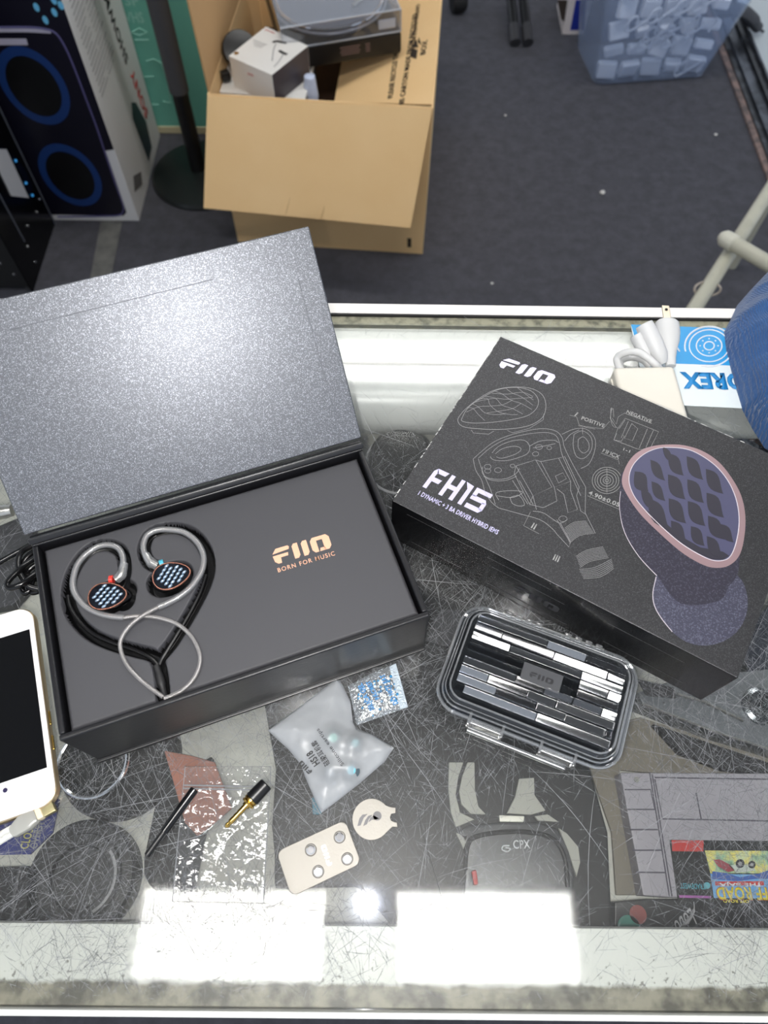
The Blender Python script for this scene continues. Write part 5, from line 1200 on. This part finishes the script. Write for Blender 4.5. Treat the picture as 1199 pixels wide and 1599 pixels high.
for (u, v, w_, h_) in ((TWd*0.56, -0.022, 0.05, 0.020), (TWd*0.71, -0.022, 0.012, 0.014)):
    for k in range(4): box((u, -0.0008, -0.014-k*0.0055), (w_*(1-0.1*(k % 2)), 0.0006, 0.0022), bm=A, M=tq)
obj('front_print', A, mat('print_dim', rgb(120, 96, 90), 0.6), tt)
B = bmesh.new()
for u in (0.1, 0.5, 0.9): box((TWd*u, 0.17, -0.20), (0.02, 0.30, 0.31), bm=B, M=tq @ Matrix.Identity(4))
t2 = thing('packing_foam', 'hidden packing blocks holding up the turntable in the carton', 'packing', tuple(ta0)) if False else None
B.free()

# ---------------------------------------------------------------- small boxes in the carton
lwz = 0.385
lw = thing('flat_white_box', 'flat white box with dark sides lying under the earphone box in the carton', 'box', tuple(at(415, 120, lwz-0.05)))
lq = [at(x, y, lwz) for x, y in ((343, 143), (476, 155), (492, 90), (358, 92))]
obj('lid', prism(lq, lwz-0.012, lwz, 0.001), M['white_card'], lw)
obj('base', prism(lq, lwz-0.06, lwz-0.0122, 0.001), M['black_plastic'], lw)
text('print', '25', at(443, 146, lwz+0.0003), at(457, 142, lwz+0.0003), UP, mat('ink_gold', rgb(205, 160, 90), 0.5), lw, h=0.018, t=0.0003)
ez = 0.458
eb = thing('earphone_box', 'white cube shaped box with a picture of black earphones tilted on top', 'box', tuple(at(418, 120, lwz)))
eq = [at(x, y, ez) for x, y in ((357, 87), (424, 117), (481, 71), (415, 41))]
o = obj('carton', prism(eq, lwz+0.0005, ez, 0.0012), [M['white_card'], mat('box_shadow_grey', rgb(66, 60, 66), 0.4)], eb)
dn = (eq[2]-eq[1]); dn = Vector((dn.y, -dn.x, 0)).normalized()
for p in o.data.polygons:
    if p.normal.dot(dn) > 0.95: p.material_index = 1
ze = ez+0.0004
def one(pts, r): return tube([at(x, y, ze) for x, y in pts], r, 6, flat=0.2, sub=3)
obj('earphone_picture', one([(426, 66), (432, 64), (440, 66), (447, 67)], 0.0035), M['ink_black'], eb)
obj('earphone_picture', one([(436, 79), (441, 82), (448, 85)], 0.0040), M['ink_black'], eb)
obj('lead_picture', one([(431, 68), (427, 78), (425, 95)], 0.0012), M['ink_grey'], eb); obj('lead_picture', one([(442, 85), (436, 95), (428, 104)], 0.0012), M['ink_grey'], eb)
text('logo_print', 'JVC', at(412.5, 47, ze), at(427, 53.5, ze), UP, M['ink_red'], eb, h=0.007, t=0.0003)
q = at(369, 83, ze); obj('seal_print', prism(circ((q.x, q.y), 0.006, 20), ze, ze+0.0003), M['gold'], eb)
B = bmesh.new()
for k in range(4): tube([at(395+k*2.5-2*k, 62+k*3, ze), at(417-k*3, 70+k*1.5, ze)], 0.0006, 4, bm=B)
obj('small_print', B, M['ink_grey'], eb)
nfz = (eq[1]-eq[0]); nfz = Vector((nfz.y, -nfz.x, 0)).normalized(); 
ea = hit(387, 117, eq[0]+nfz*0.0006, nfz); e2 = hit(396, 121, eq[0]+nfz*0.0006, nfz)
text('logo_print', 'JVC', ea, e2, nfz, M['ink_red'], eb, h=0.006, t=0.0003)
hc = thing('headphone_cup', 'round black headphone ear cup leaning in the carton behind the white boxes', 'headphones', tuple(at(368, 74, lwz)))
cp = at(375, 78, 0.43); hn = Vector((0.25, -0.65, 0.72))
obj('cup', lathe([(0.001, -0.02), (0.038, -0.02), (0.043, -0.008), (0.043, 0.004), (0.040, 0.010), (0.020, 0.013), (0.001, 0.013)], cp, hn, 40), M['black_plastic'], hc)
obj('silver_button', lathe([(0.001, 0.012), (0.009, 0.012), (0.008, 0.015), (0.001, 0.016)], cp-Vector((0.008, 0, 0.006)), hn, 20), M['steel'], hc)
obj('band_end', box(tuple(at(352, 118, 0.40)), (0.022, 0.020, 0.022), rz=0.5, bev=0.004), M['black_plastic'], hc)
wc = thing('white_cup', 'pale blue white plastic piece standing upright right of the flat white box', 'plastic piece', tuple(at(486, 150, 0.35)))
p = at(486, 154, 0.355)
obj('shell', lathe([(0.001, 0), (0.016, 0), (0.018, 0.02), (0.013, 0.065), (0.001, 0.068)], (p.x, p.y, 0.345), UP, 24), mat('pale_blue', rgb(205, 215, 238), 0.4), wc)
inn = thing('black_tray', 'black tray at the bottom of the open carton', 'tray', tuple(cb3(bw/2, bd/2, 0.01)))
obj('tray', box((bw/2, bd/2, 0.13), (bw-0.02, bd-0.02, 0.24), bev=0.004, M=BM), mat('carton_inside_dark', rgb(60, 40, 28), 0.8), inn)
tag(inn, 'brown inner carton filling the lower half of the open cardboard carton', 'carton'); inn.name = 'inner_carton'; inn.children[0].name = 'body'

# ---------------------------------------------------------------- party speaker carton
sp = thing('speaker_carton', 'tall printed carton showing a black speaker with blue rings and white side', 'carton', (-0.9, 1.9, 0))
SX1, SY0 = -0.703, 1.700; SW, SD, SH = 0.42, 0.385, 0.85
o = obj('carton', box((SX1-SW/2, SY0+SD/2, SH/2), (SW, SD, SH), bev=0.003), mat('carton_white', rgb(228, 228, 230), 0.45), sp)
def fr(px, py, e_=0.0): return hit(px, py, (0, SY0-0.0004-e_, 0), (0, 1, 0))
def fplate(pts3, m, lvl, name): return obj(name, plate([Vector((p.x, SY0-0.0004-0.0006*lvl, p.z)) for p in pts3], (0, -1, 0), 0.0004), m, sp, smooth=False)
deep = mat('print_navy', rgb(16, 14, 30), 0.35)
e0, e1, e2_ = fr(173, 231), fr(191, 335), fr(195, 345)
zlo = fr(140, 336).z; zb_ = fr(173, 231).z
fplate([Vector((SX1-SW, 0, zlo)), Vector((SX1-0.040, 0, zlo)), Vector((SX1-0.028, 0, zlo+0.012)), Vector((SX1-0.024, 0, zb_-0.008)), Vector((SX1-0.001, 0, zb_-0.004)), Vector((SX1-0.001, 0, SH)), Vector((SX1-SW, 0, SH))], deep, 0, 'front_print')
# printed speaker body with light edge
edge_pts = [fr(x, y) for x, y in ((0, 42), (46, 42), (72, 45), (88, 52), (103, 75), (118, 110), (133, 150), (150, 195), (165, 240), (180, 285), (192, 318), (192, 330), (184, 336), (150, 337), (90, 338))]
obj('outline_print', tube([Vector((p.x, SY0-0.002, p.z)) for p in edge_pts], 0.0022, 6, sub=3), mat('print_lilac', rgb(96, 92, 140), 0.4), sp)
fplate([fr(x, y) for x, y in ((-60, 42), (46, 41.5), (78, 45), (80, 52), (46, 50), (-60, 50))], mat('print_silver', rgb(190, 186, 205), 0.35), 1, 'handle_print')
fplate([fr(x, y) for x, y in ((-60, 60), (41, 60), (44, 70), (-60, 70))], bpy.data.materials['print_silver'], 1, 'handle_print')
ringm = mat('print_ring_blue', rgb(26, 58, 118), 0.4); coneM = mat('print_cone', rgb(9, 9, 12), 0.4)
for (cx_, cz_, r_) in ((-0.8425, 0.388, 0.078), (-0.846, 0.146, 0.078)):
    fplate([Vector((cx_+r_*math.cos(a), 0, cz_+r_*1.22*math.sin(a))) for a in np.linspace(0, 2*PI, 48, endpoint=False)], ringm, 1, 'ring_print')
    fplate([Vector((cx_+0.060*math.cos(a), 0, cz_+0.060*1.22*math.sin(a))) for a in np.linspace(0, 2*PI, 48, endpoint=False)], coneM, 2, 'cone_print')
dm = mat('print_dot', rgb(110, 190, 230), 0.4)
for (x, y) in ((57, 11), (71, 31), (85, 19), (84, 0), (95, 8)):
    p = fr(x, y); fplate([Vector((p.x+0.006*math.cos(a), 0, p.z+0.009*math.sin(a))) for a in np.linspace(0, 2*PI, 16, endpoint=False)], dm, 1, 'light_print')
def sd(px, py): return hit(px, py, (SX1+0.0006, 0, 0), (1, 0, 0))
XN = (1, 0, 0)
text('brand_print', 'SONY', sd(231, 175), sd(206, 103), XN, M['ink_red'], sp, h=0.034, t=0.0006)
text('name_print', 'SHOWMAN', sd(200, 90), sd(150, -62), XN, M['ink_black'], sp, h=0.034, t=0.0006)
B = bmesh.new(); random.seed(5)
for k in range(46):
    y_ = SY0+0.03+(k % 2)*0.09+random.uniform(0, .01); z_ = 0.62-0.0125*(k//2)
    L_ = random.uniform(0.05, 0.085)
    tube([Vector((SX1+0.0008, y_, z_)), Vector((SX1+0.0008, y_+L_, z_))], 0.0011, 4, bm=B)
obj('small_print', B, mat('print_text_grey', rgb(120, 120, 122), 0.6), sp)
obj('bottle_print', plate([sd(x, y) for x, y in ((205, 160), (212, 160), (228, 190), (237, 230), (232, 252), (222, 225), (207, 185))], XN, 0.0005), mat('print_teal_dark', rgb(38, 58, 66), 0.5), sp)
obj('code_print', plate([sd(x, y) for x, y in ((208, 275), (220, 268), (222, 288), (210, 300))], XN, 0.0005), mat('print_mid_grey', rgb(110, 108, 110), 0.6), sp)

# ---------------------------------------------------------------- glass sided cabinet
cbx = -0.942
gcab = thing('equipment_cabinet', 'black equipment cabinet with glossy side panel and silver screws at the left edge', 'cabinet', (cbx-0.15, 1.55, 0))
obj('body', box((cbx-0.16, 1.552, 0.30+0.006), (0.31, 0.255, 0.588), bev=0.003), M['black_matte'], gcab)
obj('side_panel', box((cbx-0.002, 1.552, 0.30), (0.004, 0.262, 0.60), bev=0.001), mat('panel_black', rgb(6, 6, 8), 0.2, spec=0.25), gcab)
B = box((cbx-0.001, 1.684, 0.30), (0.006, 0.003, 0.60)); obj('edge_strip', B, mat('strip_grey', rgb(120, 126, 138), 0.35, 0.4), gcab)
obj('edge_strip', box((cbx+0.001, 1.50, 0.30), (0.003, 0.002, 0.40)), bpy.data.materials['strip_grey'], gcab)
def cs(px, py, e_=0.001): return hit(px, py, (cbx+e_, 0, 0), XN)
obj('name_plate', plate([cs(x, y) for x, y in ((-30, 232), (9, 233), (44, 309), (17, 306), (-8, 254), (-30, 254))], XN, 0.002), mat('plate_silver', rgb(188, 190, 196), 0.4), gcab)
for x, y in ((62, 311), (57, 331), (43, 353), (43, 385), (55, 409), (21, 428), (0, 411)):
    p = cs(x, y); obj('screw', lathe([(0.0001, 0), (0.004, 0), (0.0035, 0.0025), (0.0001, 0.0032)], p, XN, 16), M['chrome'], gcab)
for x, y in ((24, 251), (40, 286), (50, 305)):
    p = cs(x, y); obj('blue_light', lathe([(0.0001, 0), (0.0035, 0), (0.003, 0.003), (0.0001, 0.004)], p, XN, 16), mat('blue_lamp', rgb(50, 130, 190), 0.3, emit=(rgb(60, 150, 220), 0.5)), gcab)
p = at(49, 449, 0.01); obj('foot', lathe([(0.001, 0), (0.012, 0), (0.010, 0.012), (0.001, 0.012)], (cbx-0.012, 1.437, 0), UP, 20), M['dark_grey'], gcab)

# ---------------------------------------------------------------- teal carton, floor stand
tc_ = thing('teal_carton', 'teal green carton with white printing standing behind the speaker carton', 'carton', (-0.63, 2.2, 0))
obj('carton', box((-0.625, 2.2, 0.41), (0.25, 0.20, 0.80), bev=0.003), mat('teal_card', rgb(112, 184, 166), 0.6), tc_)
obj('base_strip', box((-0.625, 2.0985+0.0995, 0.012), (0.252, 0.204, 0.022), bev=0.002), mat('cream_card', rgb(206, 196, 160), 0.7), tc_)
def tf(px, py): return hit(px, py, (0, 2.099, 0), (0, 1, 0))
B = bmesh.new()
B = text('', 'VHS', tf(197, 36), tf(226, 36), (0, -1, 0), None, None, h=0.028, bm=B, t=0.0005); B = text('', 'SP', tf(196, 9), tf(219, 9), (0, -1, 0), None, None, h=0.024, bm=B, t=0.0005)
for pts in ([(205, 50), (218, 44), (230, 50), (218, 55), (205, 50)], [(228, 95), (240, 92), (252, 98), (262, 130), (266, 158)], [(222, 120), (240, 119)], [(233, 163), (247, 163)], [(210, 62), (232, 62)], [(254, 158), (268, 160)]):
    tube([tf(x, y)-Vector((0, 0.0005, 0)) for x, y in pts], 0.0016, 4, bm=B)
obj('print', B, mat('print_pale_green', rgb(150, 205, 190), 0.6), tc_)
wcn = thing('white_carton', 'white edged carton standing between the floor stand and the brown carton', 'carton', (-0.50, 2.25, 0))
obj('carton', box((-0.482, 2.22, 0.40), (0.020, 0.24, 0.80), bev=0.002), mat('grey_card', rgb(176, 178, 174), 0.6), wcn)
fs = thing('floor_stand', 'black floor stand with a round base and upright pole beside the brown carton', 'stand', (-0.56, 1.88, 0))
bp_ = at(318, 276, 0.0)
obj('base', lathe([(0.001, 0), (0.150, 0), (0.152, 0.006), (0.146, 0.016), (0.10, 0.024), (0.03, 0.030), (0.001, 0.030)], (bp_.x, bp_.y, 0.0), UP, 64), mat('stand_green_black', rgb(20, 26, 26), 0.4), fs)
px_ = hit(304, 240, (0, bp_.y-0.0, 0), (0, 1, 0))
obj('pole', lathe([(0.001, 0), (0.022, 0), (0.022, 0.24), (0.001, 0.24)], (px_.x, bp_.y, 0.028), UP, 32), M['black_plastic'], fs)
obj('upper_pole', lathe([(0.001, 0), (0.026, 0), (0.026, 0.9), (0.001, 0.9)], (px_.x, bp_.y, 0.262), UP, 32), mat('pole_grey', rgb(74, 74, 78), 0.45), fs)

# ---------------------------------------------------------------- tripod feet, dark wheel, blue box
ft = thing('stand_base', 'pair of black tube legs with rubber ends standing on the carpet at the top edge', 'stand', tuple(at(810, 30, 0)))
for (x0, y0, x1_, y1_) in ((795, -30, 804, 62), (814, -30, 824, 62)):
    a_, b_ = at(x1_, y1_, 0.022), at(x0, y0, 0.10)
    d_ = (b_-a_).normalized(); lg_ = obj('leg', tube([a_+d_*0.0, b_], 0.016, 16), M['black_plastic'], ft)
    obj('rubber_cap', lathe([(0.012, -0.012), (0.018, -0.012), (0.019, 0.05), (0.016, 0.055)], a_, d_, 24), M['dark_grey'], lg_)
wh = thing('stool_base', 'dark rounded black object at the top edge right of the brown carton', 'stool base', tuple(at(717, 20, 0)))
p = at(716, 12, 0.03); obj('tyre', lathe([(0.001, -0.025), (0.03, -0.025), (0.036, -0.015), (0.036, 0.015), (0.03, 0.025), (0.001, 0.025)], (p.x, p.y+0.03, 0.0365), (1, 0.3, 0), 32), M['black_matte'], wh)
bb = thing('blue_white_box', 'small blue and white carton at the top edge beside the clear tub', 'carton', tuple(at(890, 40, 0)))
q0 = at(877, 54, 0); q1 = at(912, 54, 0)
obj('carton', box((q0.x+0.039, q0.y+0.09, 0.10), (0.078, 0.18, 0.20), bev=0.002), mat('carton_pale', rgb(216, 208, 206), 0.5), bb)
obj('blue_print', plate([hit(x, y, (0, q0.y-0.0006, 0), (0, 1, 0)) for x, y in ((890, 47), (912, 47), (915, 0), (899, 0))], (0, -1, 0), 0.0006), mat('print_blue', rgb(26, 44, 140), 0.4), bb)
obj('brown_print', plate([hit(x, y, (0, q0.y-0.0006, 0), (0, 1, 0)) for x, y in ((876, 30), (881, 34), (886, 0), (870, 0))], (0, -1, 0), 0.0006), mat('print_brown', rgb(60, 50, 44), 0.5), bb)

# ---------------------------------------------------------------- clear storage tub full of white chargers
tb = thing('storage_tub', 'clear blue tinted plastic storage tub packed with white chargers', 'storage tub', (0.88, 2.6, 0))
b0, b1 = at(928, 135, 0), at(1100, 122, 0); dU = (b1-b0).normalized(); dV = Vector((-dU.y, dU.x, 0)); TBw = (b1-b0).length; TBd = 0.24
fl_ = 0.16
def tub_ring(z, ins=0.0, r=0.03):
    k = fl_*z; w_ = TBw+2*k-2*ins; d_ = TBd+2*k-2*ins; c_ = b0+dU*TBw/2+dV*TBd/2
    return [c_+dU*x+dV*y+Vector((0, 0, z)) for x, y in rrect(w_, d_, r, 5)]
B = bmesh.new(); prev = None; first = None
for z, ins in ((0.004, 0.012), (0.001, 0.008), (0.006, 0.0), (0.33, 0.0), (0.33, 0.003), (0.008, 0.003)):
    rg = [B.verts.new(p) for p in tub_ring(z, ins)]
    if prev:
        for i in range(len(rg)): B.faces.new((prev[i], prev[(i+1) % len(rg)], rg[(i+1) % len(rg)], rg[i]))
    else: first = rg; B.faces.new(list(reversed(rg)))
    prev = rg
obj('tub', B, clear('tub_plastic', (0.90, 0.94, 1.0, 1), 0.12, 1.2, haze=0.12, hazecol=(0.7, 0.8, 1.0, 1)), tb)
obj('rim', tube(tub_ring(0.33, -0.003), 0.005, 8, closed=True), M['white_plastic'], tb)
random.seed(21)
wm = mat('charger_white', rgb(232, 232, 236), 0.4); n_ch = 0
chs = []
for k in range(31):
    if k < 25:
        r_, c_ = divmod(k, 5); z = 0.034+0.064*r_; x = 0.040+(TBw-0.08)*c_/4.0+0.004*(r_ % 2); y = 0.034
    else:
        z = 0.30+0.01*(k % 2); x = 0.05+(TBw-0.1)*((k-25) % 3)/2.0; y = 0.12+0.07*((k-25)//3)
    p = b0+dU*x+dV*(y-fl_*z*0.5)+Vector((0, 0, z))
    s_ = random.choice(((0.056, 0.052, 0.026), (0.062, 0.050, 0.024), (0.050, 0.030, 0.032), (0.060, 0.028, 0.024), (0.040, 0.034, 0.040)))
    o = tag(obj('charger', box((0, 0, 0), s_, bev=0.006, seg=3), wm), 'white charger brick among those packed in the clear storage tub', 'charger', 'white chargers in the clear tub')
    o.location = p; o.rotation_euler = (PI/2+random.uniform(-.35, .35), random.uniform(-.3, .3), random.uniform(-.25, .25))
for k in range(10):
    x0 = random.uniform(0.04, TBw-0.10); z0 = random.uniform(0.03, 0.28)
    pts = [b0+dU*(x0+0.03*math.cos(a*1.3)+0.012*a)+dV*(0.008-fl_*z0*0.9)+Vector((0, 0, z0+0.022*math.sin(a*1.7))) for a in np.linspace(0, 6, 10)]
    tag(obj('white_cable', tube(pts, 0.0035, 8, sub=3), wm), 'white charging lead curled against the front of the clear storage tub', 'cable', 'white leads in the clear tub')

# ---------------------------------------------------------------- metal door track and floor beyond
def strip(name, a, b, w0, z1, m, kind='structure', th=0.02):
    a = Vector(a); b = Vector(b); d = (b-a).normalized(); n = Vector((d.y, -d.x, 0))
    o = obj(name, prism([tuple((a)[:2]), tuple((a+n*w0)[:2]), tuple((b+n*w0)[:2]), tuple((b)[:2])], max(z1-th, 0.0002), z1, 0.001), m); o['kind'] = kind; return o
ga, gb = at(1124, 85, 0), at(1199, 287, 0); gd_ = (gb-ga).normalized(); ga2 = ga-gd_*1.2; gb2 = gb+gd_*1.0; gn = Vector((gd_.y, -gd_.x, 0)); gn = gn if gn.x > 0 else -gn
def off(k): return ga2+gn*k, gb2+gn*k
wood = mat('worn_wood', rgb(140, 118, 112), 0.8, noise_col=(rgb(96, 86, 84), 30, 0.4, 0.6)); trk = mat('track_black', rgb(30, 32, 36), 0.4, noise_col=(rgb(80, 84, 92), 22, 0.5, 0.75)); alu = mat('track_metal', rgb(96, 100, 108), 0.35, 0.6, noise_col=(rgb(40, 42, 46), 18, 0.4, 0.7))
def band(i, k0, k1, z, m):
    a, b = off(k0); c, d = off(k1); o = obj('trim_%d' % i, prism([a[:2], c[:2], d[:2], b[:2]], 0.0004, z, 0.0008), m); o['kind'] = 'structure'
band(1, 0.0, 0.020, 0.008, wood); band(2, 0.021, 0.040, 0.012, trk); band(3, 0.041, 0.050, 0.020, alu); band(4, 0.051, 0.085, 0.010, alu); band(5, 0.086, 0.094, 0.020, trk); band(6, 0.095, 0.112, 0.012, trk); band(7, 0.113, 0.120, 0.022, alu)
a, b = off(0.121); c, d = off(0.9)
struct('floor', prism([a[:2], c[:2], d[:2], b[:2]], 0.0004, 0.012), mat('pale_floor', rgb(188, 196, 200), 0.35))
st = thing('black_strap', 'loose black fabric strap lying over the door track beside the tub', 'strap', tuple(at(1160, 40, 0.03)))
obj('fabric', puffy and tube([at(x, y, z) for x, y, z in ((1130, 20, .06), (1150, 15, .09), (1165, 22, .08), (1180, 40, .04), (1192, 50, .025))], [0.03, 0.04, 0.04, 0.03, 0.008], 12, sub=4, flat=0.35), mat('strap_black', rgb(58, 60, 66), 0.7, bump=(60, 0.5, 0.004)), st)

# ---------------------------------------------------------------- beige tube frame
tf_ = thing('tube_rack', 'cream painted metal tube rack with cross bar standing right behind the counter', 'rack', tuple(at(1130, 400, 0)))
cream = mat('cream_paint', rgb(186, 184, 168), 0.45, noise_col=(rgb(150, 146, 130), 14, 0.55, 0.8))
f0, f1 = at(1060, 520, 0.40), at(1260, 205, 0.40)
obj('long_tube', tube([f0, f1], 0.0145, 20), cream, tf_)
k0, k1 = at(1131, 372, 0.432), at(1290, 465, 0.46)
obj('cross_tube', tube([k0, k1], 0.0145, 20), cream, tf_)
obj('end_cap', lathe([(0.001, -0.012), (0.009, -0.010), (0.0155, -0.002), (0.0165, 0.004), (0.0165, 0.024), (0.0145, 0.026)], k0, (k1-k0).normalized(), 24), mat('cap_cream', rgb(206, 204, 190), 0.4), tf_)
f0b, f1b = at(1130, 560, 0.1), at(1075, 478, 0.1)
l0 = at(1088, 466, 0.39)
obj('tie_ring', tube([at(x, y, 0.40+0.01*math.sin(i)) for i, (x, y) in enumerate(((1110, 440), (1096, 441), (1086, 447), (1085, 456), (1093, 462), (1108, 462), (1122, 457), (1124, 448)))], 0.0022, 8, closed=True, sub=4), mat('tie_plastic', rgb(170, 160, 150), 0.3), tf_)
obj('upright', tube([at(1060, 520, 0.40)+Vector((0, 0, -0.004)), Vector((f0.x, f0.y, 0.0))], 0.0145, 20), cream, tf_)
obj('upright', tube([k1, Vector((k1.x, k1.y, 0.0))], 0.0145, 20), cream, tf_)
obj('upright', tube([f1, Vector((f1.x, f1.y, 0.0))], 0.0145, 20), cream, tf_)

# ---------------------------------------------------------------- tape on the carpet, specks
tp = [at(x, y, 0.0008) for x, y in ((160, 330), (194, 330), (172, 440), (140, 440))]
tag(obj('floor_tape', prism([p[:2] for p in [tp[3]+(tp[3]-tp[0])*0.6, tp[2]+(tp[2]-tp[1])*0.6, tp[1]+(tp[1]-tp[2])*0.3, tp[0]+(tp[0]-tp[3])*0.3]], 0.0003, 0.0014), mat('tape_grey', rgb(92, 92, 90), 0.6, noise_col=(rgb(120, 120, 116), 20, 0.4, 0.7))), 'strip of pale grey tape stuck to the carpet below the speaker carton', 'tape')
for (x, y, r_, lb) in ((940, 302, 0.008, 'largest white crumb in the middle of the carpet'), (789, 181, 0.004, 'tiny white crumb on the carpet right of the brown carton'), (1117, 211, 0.005, 'small white crumb on the carpet below the tub near the door track'), (768, 443, 0.004, 'faint crumb on the carpet just behind the counter edge')):
    p = at(x, y, 0); B = bmesh.new(); bmesh.ops.create_icosphere(B, subdivisions=2, radius=r_, matrix=Matrix.Translation((p.x, p.y, r_*0.5)) @ Matrix.Diagonal((1, 0.8, 0.6, 1)))
    for v in B.verts: v.co += Vector((noise.noise(v.co*300), noise.noise(v.co*310), 0))*r_*0.3
    tag(obj('paper_crumb', B, M['white_card']), lb, 'crumb')
